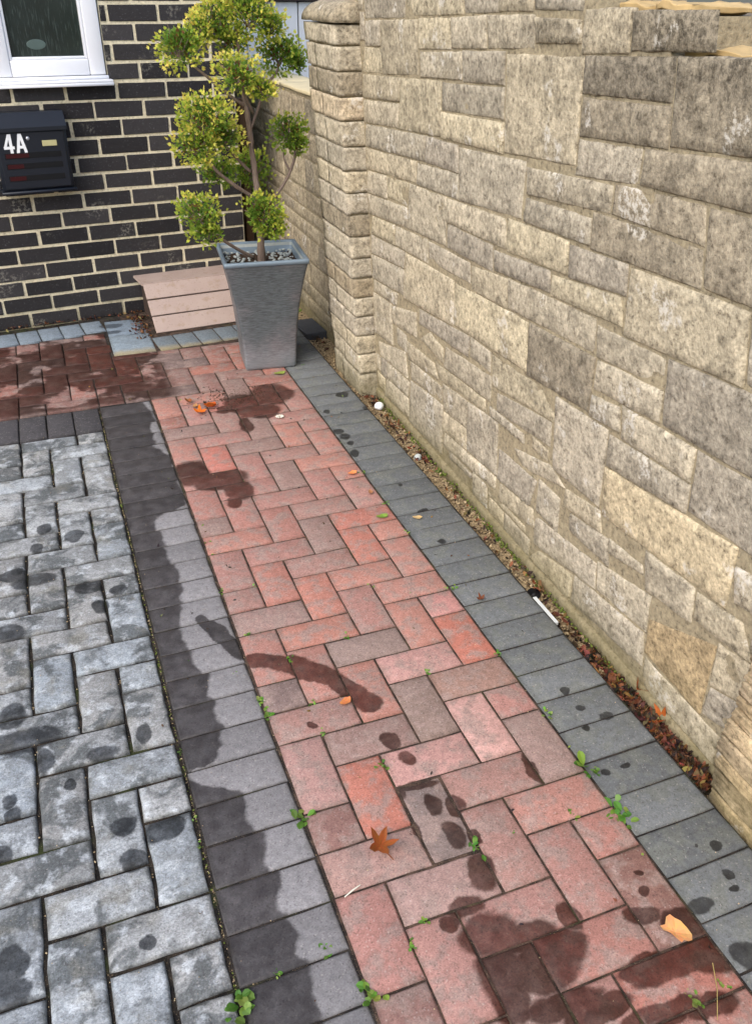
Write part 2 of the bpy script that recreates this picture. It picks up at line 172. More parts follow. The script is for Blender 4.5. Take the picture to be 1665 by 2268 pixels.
WET_GREY = [(-0.37, 1.417, 0.0172, 0.0187), (-0.362, 1.38, 0.0188, 0.0207), (-0.151, 1.263, 0.0279, 0.0266), (-0.138, 1.181, 0.0269, 0.0246), (-0.078, 1.523, 0.021, 0.0275), (-0.168, 1.491, 0.0368, 0.0294), (-0.326, 1.592, 0.0747, 0.0436), (-0.363, 1.683, 0.0385, 0.04), (-0.296, 1.508, 0.0222, 0.0467), (-0.382, 1.278, 0.0197, 0.0259), (-0.073, 1.235, 0.0372, 0.0286), (-0.24, 1.413, 0.0137, 0.0163), (-0.37, 1.029, 0.0254, 0.0405), (-0.135, 0.988, 0.0163, 0.0148), (-0.371, 0.972, 0.0339, 0.0277), (-0.255, 2.521, 0.023, 0.0297), (-0.168, 2.454, 0.0256, 0.0289), (-0.282, 2.239, 0.0684, 0.0349), (-0.356, 2.281, 0.037, 0.0305), (-0.148, 2.155, 0.0365, 0.0336), (-0.067, 2.11, 0.0311, 0.0236), (-0.126, 2.042, 0.0201, 0.0313), (-0.369, 2.006, 0.0433, 0.0338), (-0.282, 2.414, 0.0222, 0.0223)]
WET_LS = [(0.136, 1.882, 0.0165, 0.0192), (0.141, 1.869, 0.0171, 0.0222), (0.147, 1.855, 0.0177, 0.0251), (0.153, 1.84, 0.0188, 0.0269), (0.159, 1.824, 0.02, 0.0287), (0.164, 1.809, 0.0199, 0.0294), (0.169, 1.794, 0.0198, 0.0301), (0.174, 1.78, 0.0197, 0.0298), (0.179, 1.765, 0.0197, 0.0295), (0.184, 1.751, 0.0196, 0.0292), (0.189, 1.736, 0.0195, 0.0289), (0.194, 1.722, 0.0194, 0.0258), (0.2, 1.707, 0.0193, 0.0227)]
LSCURVE = [(0.768, 0.122), (0.812, 0.126), (0.849, 0.128), (0.876, 0.111), (0.908, 0.125), (0.936, 0.123), (0.965, 0.091), (0.993, 0.094), (1.02, 0.11), (1.042, 0.116), (1.077, 0.107), (1.149, 0.125), (1.182, 0.111), (1.226, 0.116), (1.265, 0.102), (1.296, 0.069), (1.325, 0.031), (1.354, 0.005), (1.371, 0.009), (1.371, 0.067), (1.411, 0.094), (1.463, 0.101), (1.491, 0.08), (1.563, 0.093), (1.586, 0.069), (1.612, 0.077), (1.657, 0.098), (1.684, 0.1), (1.714, 0.081), (1.747, 0.079), (1.799, 0.086), (1.856, 0.085), (1.891, 0.074), (1.927, 0.087), (1.966, 0.105), (1.996, 0.081), (2.035, 0.094), (2.087, 0.093), (2.135, 0.105), (2.182, 0.097), (2.257, 0.096), (2.315, 0.082), (2.404, 0.09), (2.465, 0.097), (2.5, 0.151), (2.529, 0.196), (2.613, 0.205), (2.714, 0.199), (2.838, 0.2), (2.908, 0.195), (2.992, 0.16), (3.105, 0.175), (3.267, 0.19), (3.384, 0.171)]
CLUMPS = [(0.676, 3.72, 1.386, 0.0947, 0.0904), (0.799, 3.68, 1.402, 0.1032, 0.0994), (0.753, 3.72, 1.482, 0.1366, 0.0896), (0.881, 3.7, 1.364, 0.0614, 0.0644), (0.737, 3.75, 1.309, 0.0706, 0.0556), (0.516, 3.66, 1.303, 0.105, 0.0996), (0.599, 3.7, 1.35, 0.0513, 0.0629), (0.718, 3.6, 1.203, 0.1003, 0.0872), (0.807, 3.6, 1.149, 0.0563, 0.0462), (0.93, 3.78, 1.261, 0.0948, 0.0881), (0.999, 3.78, 1.233, 0.0516, 0.0542), (0.572, 3.6, 1.061, 0.1326, 0.1063), (0.524, 3.6, 0.962, 0.0971, 0.0834), (0.652, 3.65, 0.983, 0.081, 0.0851), (0.638, 3.78, 0.827, 0.0911, 0.0717), (0.806, 3.88, 0.811, 0.0828, 0.0931), (0.958, 3.78, 0.972, 0.0878, 0.0842), (0.986, 3.78, 0.926, 0.0539, 0.0505), (0.508, 3.55, 0.718, 0.1013, 0.0798), (0.542, 3.56, 0.634, 0.0774, 0.0503), (0.773, 3.58, 0.694, 0.0973, 0.0904), (0.808, 3.58, 0.637, 0.0719, 0.0596)]
TRUNK = [(0.79, 3.71, 0.444, 0.024), (0.789, 3.7, 0.535, 0.0207), (0.784, 3.69, 0.652, 0.0184), (0.785, 3.7, 0.778, 0.0162), (0.78, 3.71, 0.892, 0.015), (0.772, 3.71, 0.996, 0.0138), (0.765, 3.71, 1.08, 0.0127), (0.754, 3.71, 1.153, 0.0108), (0.749, 3.71, 1.28, 0.0088), (0.744, 3.71, 1.401, 0.006)]
BRANCHES = [[(0.749, 3.68, 0.485, 0.0108), (0.657, 3.62, 0.55, 0.0086), (0.558, 3.57, 0.63, 0.0065), (0.513, 3.55, 0.683, 0.0046)], [(0.779, 3.69, 0.726, 0.0105), (0.683, 3.65, 0.793, 0.0093), (0.604, 3.62, 0.863, 0.0082), (0.566, 3.6, 0.944, 0.0062), (0.567, 3.6, 1.042, 0.0044)], [(0.768, 3.71, 0.831, 0.0085), (0.698, 3.68, 0.901, 0.0074), (0.642, 3.65, 0.967, 0.0054)], [(0.765, 3.71, 1.08, 0.0082), (0.683, 3.69, 1.133, 0.0071), (0.623, 3.68, 1.183, 0.007), (0.564, 3.67, 1.231, 0.006), (0.517, 3.66, 1.285, 0.0042)], [(0.789, 3.69, 0.67, 0.0096), (0.866, 3.72, 0.724, 0.0087), (0.925, 3.75, 0.78, 0.0078), (0.972, 3.78, 0.846, 0.0078), (0.98, 3.78, 0.918, 0.0058), (0.968, 3.78, 0.971, 0.0038)], [(0.954, 3.77, 0.815, 0.0049), (0.927, 3.77, 0.868, 0.0048), (0.936, 3.78, 0.923, 0.0038)], [(0.773, 3.71, 0.988, 0.0083), (0.811, 3.73, 1.051, 0.0074), (0.863, 3.75, 1.148, 0.0073), (0.913, 3.77, 1.194, 0.0064), (0.937, 3.78, 1.25, 0.0046)], [(0.791, 3.71, 1.054, 0.0073), (0.756, 3.66, 1.118, 0.0062), (0.722, 3.61, 1.178, 0.0044)], [(0.8, 3.7, 1.356, 0.0052), (0.81, 3.69, 1.402, 0.0043)], [(0.787, 3.69, 0.633, 0.0077), (0.782, 3.6, 0.689, 0.0056)]]

# ---------------------------------------------------------------- materials
def wet_mask(g, P, ells, curve=None, field=None, edge=.13):
    """damp marks, and one painted corner shade, on the blocks: ellipses with a wavering rim, in metres on the ground"""
    wob = g.vec('SUBTRACT', g.noise(P, 22, 4, .6, col=True), (.5, .5, .5))
    wob2 = g.vec('SUBTRACT', g.noise(P, 7, 2, .5, col=True), (.5, .5, .5))
    Q = g.vec('ADD', g.vec('ADD', P, g.vec('MULTIPLY', wob, (.026, .026, 0))), g.vec('MULTIPLY', wob2, (.045, .045, 0)))
    Q = g.vec('MULTIPLY', Q, (1, 1, 0))
    d = None
    for (x, y, a, b) in ells:
        nd = g.n('VectorMath', operation='MULTIPLY_ADD'); g.put(nd.inputs[0], Q); nd.inputs[1].default_value = (1 / a, 1 / b, 0); nd.inputs[2].default_value = (-x / a, -y / b, 0)
        l = g.vec('LENGTH', nd.outputs[0])
        # same blur in metres whatever the size of the mark
        d = l if d is None else g.math('MINIMUM', d, l)
    rj = g.math('SUBTRACT', g.ornd(), .5)          # each block soaks the water up a little differently
    if d is not None: d = g.math('ADD', d, g.math('MULTIPLY', rj, .30))
    m = g.math('SUBTRACT', 1.0, g.step(d, 1.0 - edge, 1.0 + edge)) if d is not None else 0.0
    if curve:
        fc = g.n('FloatCurve'); sx, sy, _ = g.sep(Q)
        y0, y1 = .7, 3.5
        g.put(fc.inputs['Value'], g.maprange(sy, y0, y1, 0, 1))
        c = fc.mapping.curves[0]
        pts = [((y - y0) / (y1 - y0), x / .25) for y, x in curve]
        c.points[0].location = (0, pts[0][1]); c.points[1].location = (1, pts[-1][1])
        for q in pts: c.points.new(*q)
        for q in c.points: q.handle_type = 'VECTOR'
        fc.mapping.update()
        lim = g.math('MULTIPLY', fc.outputs[0], .25)
        e = g.math('SUBTRACT', g.math('ADD', lim, g.math('ADD', .004, g.math('MULTIPLY', rj, .028))), sx)
        m = g.math('MAXIMUM', m, g.step(e, -.006, .006))
    if field is not None: m = g.math('MAXIMUM', m, field(g, Q))
    # partly dried: the damp is uneven inside its outline
    return g.math('MULTIPLY', m, g.maprange(g.noise(P, 26, 3, .6), .34, .62, .84, 1.0))

def gmul(g, c, f): return g.mix(1.0, c, g.n_rgb(f), 'MULTIPLY')

def paver_mat(name, alt, alt_amt, speck, ells, curve=None, field=None, wet=(.36, .33, .33), extra=None, blot=(.44, .62), dirt=.5, relief=.35):
    g = NT(name); P = g.pos()
    PP = g.vec('ADD', P, g.vec('SCALE', g.n('ObjectInfo').outputs['Location'], scale=3.7))
    base = g.ocol()
    b1 = g.step(g.noise(PP, 19, 6, .66), *blot)
    c = g.mix(g.math('MULTIPLY', b1, alt_amt), base, alt)
    b2 = g.noise(PP, 60, 5, .7)
    c = gmul(g, c, g.maprange(b2, .3, .7, .82, 1.16))
    if extra: c = extra(g, P, PP, c)
    # aggregate speckle of the concrete block
    v1 = g.sep(g.vor(P, 420, out='Color'))[0]; v2 = g.sep(g.vor(P, 330, out='Color'))[1]
    c = gmul(g, c, g.maprange(v1, 0, 1, 1 - speck, 1 + speck * .9))
    c = g.mix(g.math('MULTIPLY', g.step(v2, .965, .99), .20), c, lin(206, 200, 192))
    c = g.mix(g.math('MULTIPLY', g.step(v2, .07, .03), .35), c, lin(60, 54, 52))
    # grime worked into the arrises
    gx, gy, _ = g.sep(g.n('TexCoord').outputs['Generated'])
    e = g.math('MINIMUM', g.math('MINIMUM', gx, g.math('SUBTRACT', 1.0, gx)), g.math('MINIMUM', gy, g.math('SUBTRACT', 1.0, gy)))
    e = g.math('ADD', e, g.math('MULTIPLY', g.math('SUBTRACT', g.noise(P, 28, 4, .65), .5), .16))
    c = g.mix(g.math('MULTIPLY', g.step(e, .075, -.01), dirt), c, g.mix(1.0, c, (.42, .40, .35, 1), 'MULTIPLY'))
    if ells or curve or field is not None:
        w = wet_mask(g, P, ells, curve, field)
        wc = g.mix(1.0, c, tuple(wet) + (1,), 'MULTIPLY')
        g.col(g.mix(w, c, wc))
        g.rough(g.math('SUBTRACT', .92, g.math('MULTIPLY', w, .40)))
    else: g.col(c); g.rough(.92)
    h = g.math('ADD', g.math('MULTIPLY', v1, .45), g.math('MULTIPLY', g.noise(PP, 70, 4, .65), .8))
    g.nrm(g.bump(h, relief, .003))
    return g.m

def top_left_damp(g, Q):
    sx, sy, _ = g.sep(Q)
    z = g.math('MULTIPLY', g.step(sx, .36, .28), g.step(sy, 3.40, 3.46))
    n = g.noise(Q, 5.5, 4, .6)
    return g.math('MULTIPLY', z, g.step(n, .40, .47))

def lichen(g, P, PP, c):
    n = g.noise(PP, 8.5, 6, .66, .5)
    c = g.mix(g.math('MULTIPLY', g.step(n, .47, .60), .85), c, lin(84, 88, 89))
    n2 = g.noise(PP, 20, 5, .66)
    c = g.mix(g.math('MULTIPLY', g.step(n2, .50, .68), .7), c, lin(196, 202, 206))
    n3 = g.noise(PP, 11, 4)
    c = g.mix(g.math('MULTIPLY', g.step(n3, .56, .70), .4), c, lin(142, 138, 124))
    return gmul(g, c, g.maprange(g.noise(P, 150, 4, .7), .35, .65, .78, 1.18))

# the damp marks differ along the path, so each stretch of it has its own set of marks
ZH = .30
def zones(name, alt, amt, speck, ells, **k):
    out = {}
    for zi in range(0, 16):
        a, b = zi * ZH - .13, (zi + 1) * ZH + .13
        es = [e for e in ells if e[1] + e[3] > a - .03 and e[1] - e[3] < b + .03]
        kk = dict(k)
        if k.get('field') and b < 3.36: kk['field'] = None
        if not es and not k.get('curve') and not kk.get('field'):
            if 'dry' not in out: out['dry'] = paver_mat(name + '_dry', alt, amt, speck, [], **kk)
            out[zi] = out['dry']
        else: out[zi] = paver_mat(f'{name}_{zi}', alt, amt, speck, es, **kk)
    return out
M_RED = zones('red_block', lin(148, 128, 120), .80, .18, WET_SHADE_RED, dirt=.4, field=top_left_damp, wet=(.205, .135, .115))
M_LS = zones('charcoal_block', lin(128, 127, 128), .4, .14, WET_LS, curve=LSCURVE, wet=(.19, .175, .175))
M_RS = zones('slate_block', lin(112, 114, 106), .55, .14, WET_RS, wet=(.17, .165, .165), dirt=.35)
M_GREY = zones('silver_block', lin(120, 122, 120), .45, .20, WET_GREY, extra=lichen, wet=(.17, .175, .185), dirt=.7, relief=.8)
M_TOPB = paver_mat('charcoal_border', lin(84, 82, 84), .3, .25, [])
M_FLAG = paver_mat('blue_grey_flag', lin(112, 122, 130), .4, .2, [(.15, 4.42, .05, .03), (.13, 4.33, .06, .025)], wet=(.35, .35, .36),
                   extra=lambda g, P, PP, c: g.mix(g.math('MULTIPLY', g.step(g.math('ADD', g.sep(P)[1], g.math('MULTIPLY', g.noise(P, 30, 3), .06)), 4.10, 4.03), .7), c, lin(160, 144, 102)))

def joint_mat(name, a, b, moss, k):
    g = NT(name); P = g.pos()
    c = g.mix(g.step(g.noise(P, 30, 4), .4, .65), a, b)
    c = g.mix(g.math('MULTIPLY', g.step(g.noise(P, 9, 3), .55, .68), k), c, moss)
    c = g.mix(g.step(g.vor(P, 260), .20, .10), c, lin(128, 112, 90))
    g.col(c); g.rough(.95); g.nrm(g.bump(g.vor(P, 260), .6, .003)); return g.m
M_JOINT = joint_mat('joint_sand', lin(50, 41, 35), lin(86, 69, 58), lin(62, 62, 36), .6)
M_JOINTM = joint_mat('joint_dark', lin(34, 31, 29), lin(60, 54, 48), lin(56, 60, 34), .6)
M_JOINTD = joint_mat('joint_dirt', lin(26, 23, 20), lin(52, 45, 37), lin(50, 56, 28), 1.0)

def earth_mat():
    g = NT('earth'); P = g.pos()
    c = g.mix(g.noise(P, 4, 5), lin(96, 84, 68), lin(140, 126, 104)); c = g.mix(g.step(g.noise(P, 60, 3), .5, .65), c, lin(70, 60, 50))
    g.col(c); g.rough(.95); g.nrm(g.bump(g.noise(P, 50, 5), .7, .02)); return g.m
M_EARTH = earth_mat()

def gravel_mat():
    g = NT('gravel_grit'); P = g.pos()
    c = g.mix(g.noise(P, 20, 4), lin(128, 110, 82), lin(178, 158, 122)); c = g.mix(g.step(g.noise(P, 60, 3), .52, .62), c, lin(74, 60, 46))
    g.col(c); g.rough(.95); g.nrm(g.bump(g.vor(P, 150), .8, .006)); return g.m
M_GRIT = gravel_mat()
def pebble_mat():
    g = NT('pebble'); P = g.pos(); c = g.mix(g.step(g.vor(P, 90, out='Color'), .1, .9), lin(116, 98, 74), lin(190, 170, 134))
    g.col(c); g.rough(.85); return g.m
M_PEB = pebble_mat()

def stone_mat(name, strata=False, warm=(204, 193, 168)):
    """reconstituted walling stone: buff, coarse grained, with grey-brown crust and lichen"""
    g = NT(name); P = g.pos(); PP = g.vec('ADD', P, g.vec('SCALE', g.n('ObjectInfo').outputs['Location'], scale=2.3))
    if strata: PP = g.vec('MULTIPLY', PP, (1, .25, 2.6))
    base = g.mix(.30, g.ocol(), lin(*warm))
    n = g.noise(PP, 17, 4, .62)
    c = g.mix(g.math('MULTIPLY', g.step(n, .44, .64), .85), base, gmul(g, base, .66))
    # split face: chips, pits and dark specks from millimetres to a centimetre
    v1 = g.sep(g.vor(P, 170, out='Color'))[0]; v2 = g.noise(P, 62, 5, .78)
    c = gmul(g, c, g.maprange(v1, 0, 1, .86, 1.12))
    c = gmul(g, c, g.maprange(v2, .33, .66, .56, 1.27))
    c = g.mix(g.math('MULTIPLY', g.step(v2, .42, .35), .45), c, lin(92, 80, 64))
    _, sy, sz = g.sep(P)
    w = g.noise(P, 5, 4, .65)
    # soot-grey crust spreading down from the top of the wall, thickest at the near end
    hz = g.math('ADD', sz, g.math('MULTIPLY', g.math('SUBTRACT', w, .5), .8))
    hy = g.math('MULTIPLY', g.math('SUBTRACT', 2.4, sy), .30)
    crust = g.step(g.math('ADD', hz, hy), 1.43, 1.86)
    c = g.mix(g.math('MULTIPLY', crust, .70), c, g.mix(g.step(v2, .38, .62), lin(52, 48, 42), lin(136, 127, 110)))
    # white lichen
    lw = g.math('MULTIPLY', g.step(g.noise(P, 9, 2), .62, .67), g.step(v2, .46, .58))
    c = g.mix(g.math('MULTIPLY', lw, .75), c, lin(210, 205, 194))
    # green algae at the foot
    foot = g.step(g.math('ADD', sz, g.math('MULTIPLY', w, .3)), .34, .12)
    c = g.mix(g.math('MULTIPLY', foot, .5), c, lin(112, 102, 62))
    g.col(c); g.rough(.95); g.b.inputs['Specular IOR Level'].default_value = .15
    sc = g.vec('MULTIPLY', P, (1, .22, 2.2)) if strata else P
    g.nrm(g.bump(g.noise(sc, 52, 5, .74), .65, .009)); return g.m
M_STONE = stone_mat('walling_stone'); M_STRATA = stone_mat('split_stone', True, (216, 194, 156))

def mortar_mat(name, a, b, dark, grain=.35):
    g = NT(name); P = g.pos(); n = g.noise(P, 70, 5, .75); c = g.mix(g.noise(P, 12, 3, .65), a, b)
    c = gmul(g, c, g.maprange(n, .33, .66, 1 - grain, 1 + grain * .8))
    c = g.mix(g.math('MULTIPLY', g.step(n, .42, .34), .6), c, dark)
    _, _, sz = g.sep(P)
    foot = g.step(g.math('ADD', sz, g.math('MULTIPLY', g.noise(P, 14, 3), .2)), .24, .06)
    c = g.mix(g.math('MULTIPLY', foot, .65), c, lin(98, 90, 54))
    g.col(c); g.rough(.95); g.nrm(g.bump(n, .7, .006)); return g.m
M_WMORT = mortar_mat('wall_mortar', lin(138, 127, 104), lin(174, 161, 132), lin(96, 86, 70))
M_HMORT = mortar_mat('house_mortar', lin(206, 194, 162), lin(236, 226, 196), lin(156, 142, 114), .20)

def brick_mat():
    g = NT('charcoal_brick'); P = g.objco(); r = g.ornd()
    PP = g.vec('ADD', g.pos(), (0, 0, 0))
    c = g.mix(r, lin(36, 34, 35), lin(70, 67, 67))
    c = g.mix(g.math('MULTIPLY', g.noise(PP, 40, 5, .7), .6), c, lin(26, 25, 28))
    c = g.mix(g.math('MULTIPLY', g.step(g.noise(PP, 130, 3), .60, .70), .35), c, lin(110, 110, 114))
    bl = g.math('MULTIPLY', g.step(g.noise(PP, 6, 3), .58, .68), g.step(g.noise(PP, 90, 4), .48, .60))
    c = g.mix(g.math('MULTIPLY', bl, .45), c, lin(150, 146, 134))
    g.col(c); g.rough(.72); g.nrm(g.bump(g.noise(PP, 150, 5, .7), .6, .004)); return g.m
M_BRICK = brick_mat()
def farbrick_mat():
    g = NT('charcoal_brick_far'); nd = g.n('TexBrick'); g.put(nd.inputs['Vector'], g.n('TexCoord').outputs['Generated'])
    nd.inputs['Color1'].default_value = lin(46, 46, 52); nd.inputs['Color2'].default_value = lin(62, 62, 68); nd.inputs['Mortar'].default_value = lin(190, 180, 150)
    nd.inputs['Scale'].default_value = 14; g.col(nd.outputs['Color']); g.rough(.8); return g.m
M_FARBRICK = farbrick_mat()
M_UPVC = plain('white_upvc', lin(236, 238, 242), .28, .5, var=.02)
M_SOFF = plain('dark_fascia', lin(58, 48, 48), .6)
M_WOODW = plain('white_painted_board', lin(246, 248, 250), .45, .4, var=.02, sc=9)
M_GAP = plain('dark_gap', lin(60, 66, 74), .8)
def glass_mat():
    g = NT('obscure_glass'); P = g.pos(); Q = g.vec('MULTIPLY', P, (1, 1, .12))
    n = g.noise(Q, 160, 3, .6); big = g.noise(P, 6, 3)
    c = g.mix(big, lin(16, 22, 22), lin(44, 56, 54)); c = g.mix(g.math('MULTIPLY', g.step(n, .5, .72), .35), c, lin(88, 104, 100))
    g.col(c); g.rough(.14); g.b.inputs['Specular IOR Level'].default_value = .5
    g.nrm(g.bump(n, .25, .003)); return g.m
M_GLASS = glass_mat()
M_BLIND = plain('pale_object_behind_glass', lin(84, 100, 95), .6)
M_BOX = plain('navy_powder_coat', lin(20, 26, 36), .38, .45, var=.10, sc=14)
M_BOXD = plain('black_recess', lin(10, 11, 14), .6)
M_REDP = plain('dark_red_plastic', lin(54, 10, 14), .4)
M_WHITE = plain('white_vinyl', lin(238, 240, 240), .4, var=.02)
M_BRASS = plain('pale_brass', lin(196, 190, 140), .4, .5, .2)
M_SCREW = plain('bright_screw', lin(190, 194, 200), .3, .5, .6)
def tan_mat():
    g = NT('tan_plastic'); P = g.pos(); c = g.mix(g.noise(P, 8, 5), lin(158, 138, 128), lin(184, 166, 156))
    c = g.mix(g.math('MULTIPLY', g.step(g.noise(P, 26, 4), .55, .7), .5), c, lin(150, 128, 104)); c = g.mix(g.math('MULTIPLY', g.step(g.noise(P, 120, 3), .60, .70), .4), c, lin(96, 82, 70)); g.col(c); g.rough(.55); return g.m
M_TAN = tan_mat()
M_TAN_SHADE = plain('tan_plastic_shade', lin(70, 58, 52), .6)  # housing tan darkened in colour to stand in for shade below the lid
def pot_mat():
    g = NT('ribbed_zinc_grey'); P = g.objco()
    Q = g.vec('MULTIPLY', P, (32, 32, 310)); n = g.noise(Q, 1.0, 4, .7)
    b = g.noise(P, 3.2, 3)
    c = g.mix(g.step(b, .38, .62), lin(92, 98, 101), lin(118, 113, 116)); c = g.mix(.6, c, g.mix(g.step(n, .32, .68), (.2, .2, .2, 1), (.82, .82, .82, 1)), 'OVERLAY')
    c = g.mix(g.math('MULTIPLY', g.step(n, .66, .78), .6), c, lin(190, 198, 204))
    low = g.step(g.math('ADD', g.sep(P)[2], g.math('MULTIPLY', g.noise(P, 20, 3), .1)), .20, .05)
    c = g.mix(g.math('MULTIPLY', low, .45), c, lin(150, 160, 164))
    g.col(c); g.rough(.42); g.b.inputs['Specular IOR Level'].default_value = .45; g.b.inputs['Metallic'].default_value = .15
    g.nrm(g.bump(n, .6, .004)); return g.m
M_POT = pot_mat(); M_RIM = plain('zinc_rim', lin(122, 138, 150), .4, .5, .1, var=.12, sc=20)
M_LINER = plain('pale_pot_lining', lin(186, 192, 188), .7, var=.2, sc=60)
M_SOIL = plain('potting_soil', lin(74, 58, 46), .95, var=.5, sc=120)
def bark_mat():
    g = NT('conifer_bark'); P = g.pos(); Q = g.vec('MULTIPLY', P, (1, 1, .2)); n = g.noise(Q, 120, 4, .65)
    g.col(g.mix(n, lin(82, 68, 60), lin(168, 148, 134))); g.rough(.9); g.nrm(g.bump(n, .8, .006)); return g.m
M_BARK = bark_mat()
def leaf_mat(name, rough=.6, transl=.35):
    g = NT(name); a = g.n('VertexColor', layer_name='tint'); g.col(a.outputs['Color']); g.rough(rough)
    t = g.n('BsdfTranslucent'); g.put(t.inputs['Color'], a.outputs['Color']); mx = g.n('MixShader'); mx.inputs[0].default_value = transl
    g.t.links.new(g.b.outputs[0], mx.inputs[1]); g.t.links.new(t.outputs[0], mx.inputs[2]); g.t.links.new(mx.outputs[0], g.out.inputs['Surface']); return g.m
M_FOL = leaf_mat('conifer_spray', .6, .45); M_WEED = leaf_mat('weed_leaf', .5, .3); M_DRY = leaf_mat('dry_leaf', .6, .15)
M_COPE = plain('pale_coping', lin(214, 200, 162), .9, var=.12, sc=16)
M_COPE2 = plain('tan_rough_stone', lin(196, 168, 118), .95, var=.3, sc=26)
M_TIMBER = plain('brown_timber', lin(84, 64, 46), .8, var=.3, sc=20)
M_BLACK = plain('black_plastic', lin(16, 16, 18), .5)
M_WSTRIP = plain('white_plastic', lin(206, 210, 208), .4, var=.03)
M_STRAW = plain('dry_straw', lin(168, 150, 92), .8)
M_PETAL = plain('white_petal', lin(226, 222, 206), .7)

# ---------------------------------------------------------------- ground
def sheet(name, x0, x1, y0, y1, z, mat, nx=1, ny=1, amp=0.0):
    vs = []; fs = []
    for j in range(ny + 1):
        for i in range(nx + 1):
            x = x0 + (x1 - x0) * i / nx; y = y0 + (y1 - y0) * j / ny
            vs.append((x, y, z + (amp * noise.noise((x * 9, y * 9, 3.1)) if amp else 0)))
    for j in range(ny):
        for i in range(nx):
            a = j * (nx + 1) + i; fs.append((a, a + 1, a + nx + 2, a + nx + 1))
    return pyobj(name, vs, fs, mat)
gnd = sheet('ground', -150, 150, -150, 150, -.14, M_EARTH); tag(gnd, kind='structure')
paving = sheet('block_paving', .2072, .8395, -.9, 4.75, -.0036, M_JOINT, 20, 60, .001); tag(paving, kind='structure')
for a_, b_ in ((-.0025, .2072), (.8395, 1.047)):
    o = sheet('joint_bed', a_, b_, -.9, 4.75, -.0038, M_JOINTM, 6, 60, .001); o.parent = paving
bed = sheet('joint_bed', -1.35, -.0025, -.9, 4.75, -.0095, M_JOINTD, 30, 60, .002); bed.parent = paving
strip = sheet('gravel_strip', 1.043, 1.30, -.9, 4.9, -.034, M_GRIT, 12, 240, .012); tag(strip, kind='structure')

# ---------------------------------------------------------------- paving blocks
def block(name, x0, x1, y0, y1, mat, colr, z=0.0, gap=.0018, tilt=.004, ang=0.0, soft=.0045, wear=1.0):
    """one paving block: chamfered, its arris slightly worn and uneven"""
    if isinstance(mat, dict): mat = mat[max(0, min(15, int((y0 + y1) / 2 / ZH)))]
    cx, cy = (x0 + x1) / 2, (y0 + y1) / 2; w, d = (x1 - x0) / 2 - gap, (y1 - y0) / 2 - gap
    nx, ny = (4, 2) if w > d * 1.4 else ((2, 4) if d > w * 1.4 else (2, 2))
    ring = []
    for i in range(nx): ring.append((-w + 2 * w * i / nx, -d))
    for i in range(ny): ring.append((w, -d + 2 * d * i / ny))
    for i in range(nx): ring.append((w - 2 * w * i / nx, d))
    for i in range(ny): ring.append((-w, d - 2 * d * i / ny))
    n = len(ring); J = lambda a: random.uniform(-a, a)
    out = [(x + J(.0009) * wear, y + J(.0009) * wear) for x, y in ring]
    vs = []
    for x, y in out: vs.append((x, y, -.035))
    for x, y in out: vs.append((x, y, -soft * .85 + J(.0006)))
    k1 = []
    for x, y in out:
        sx = 1 - (soft * .45) / w; sy = 1 - (soft * .45) / d; vs.append((x * sx, y * sy, -soft * .28))
    for x, y in out:
        e = soft * random.uniform(.9, 1.35); vs.append((x * (1 - e / w), y * (1 - e / d), J(.0002)))
    vs.append((0, 0, .0004))
    fs = []
    for a in range(3):
        for i in range(n): fs.append((a * n + i, a * n + (i + 1) % n, (a + 1) * n + (i + 1) % n, (a + 1) * n + i))
    for i in range(n): fs.append((3 * n + i, 3 * n + (i + 1) % n, 4 * n))
    o = pyobj(name, vs, fs, mat, paving, True)
    o.location = (cx, cy, z + random.uniform(-.0012, .0012)); o.rotation_euler = (J(tilt), J(tilt), ang + J(.004)); o.color = colr
    return o

_l = lin
def lin(r, g, b): return _l(r, g, b)
def rl(r, g, b):                     # dry red block colours, toned down to albedo
    m = (r + g + b) / 3; k = .69; d = .93
    return _l((m + (r - m) * k) * d, (m + (g - m) * k) * d, (m + (b - m) * k) * d)
PAL = [rl(196, 126, 108), rl(190, 124, 110), rl(184, 122, 108), rl(200, 126, 106), rl(192, 130, 116), rl(178, 124, 110), rl(188, 118, 102), rl(162, 122, 110)]
ORANGE = rl(206, 110, 86); PINK = rl(204, 142, 130); GREYB = rl(158, 128, 116)
KNOWN = {(5, 6): ORANGE, (5, 8): rl(210, 134, 124), (1, 2): rl(210, 116, 92), (0, 8): rl(200, 116, 92), (1, 8): rl(200, 122, 100), (2, 7): GREYB, (3, 6): PINK, (4, 5): rl(170, 124, 106),
         (3, 4): rl(152, 122, 108), (4, 3): rl(218, 156, 142), (5, 2): rl(164, 128, 116), (0, 3): rl(190, 136, 124), (0, 9): rl(172, 130, 118), (2, 3): PINK, (0, 1): rl(184, 136, 122), (1, 0): rl(184, 140, 128),
         (2, 9): rl(206, 122, 100), (1, 10): rl(200, 120, 100), (0, -2): rl(162, 132, 122), (1, -3): rl(196, 130, 112), (3, -3): rl(176, 84, 66), (4, -3): rl(190, 110, 92), (5, -2): rl(152, 102, 88),
         (0, 20): rl(214, 122, 102), (1, 18): rl(216, 118, 98), (0, 16): rl(214, 120, 98), (1, 14): rl(190, 120, 104), (4, 13): rl(200, 112, 92), (4, 11): rl(206, 116, 94), (2, 23): rl(204, 124, 108)}
RX, RPX, RY, RP = .2105, .1046, .856, .1029
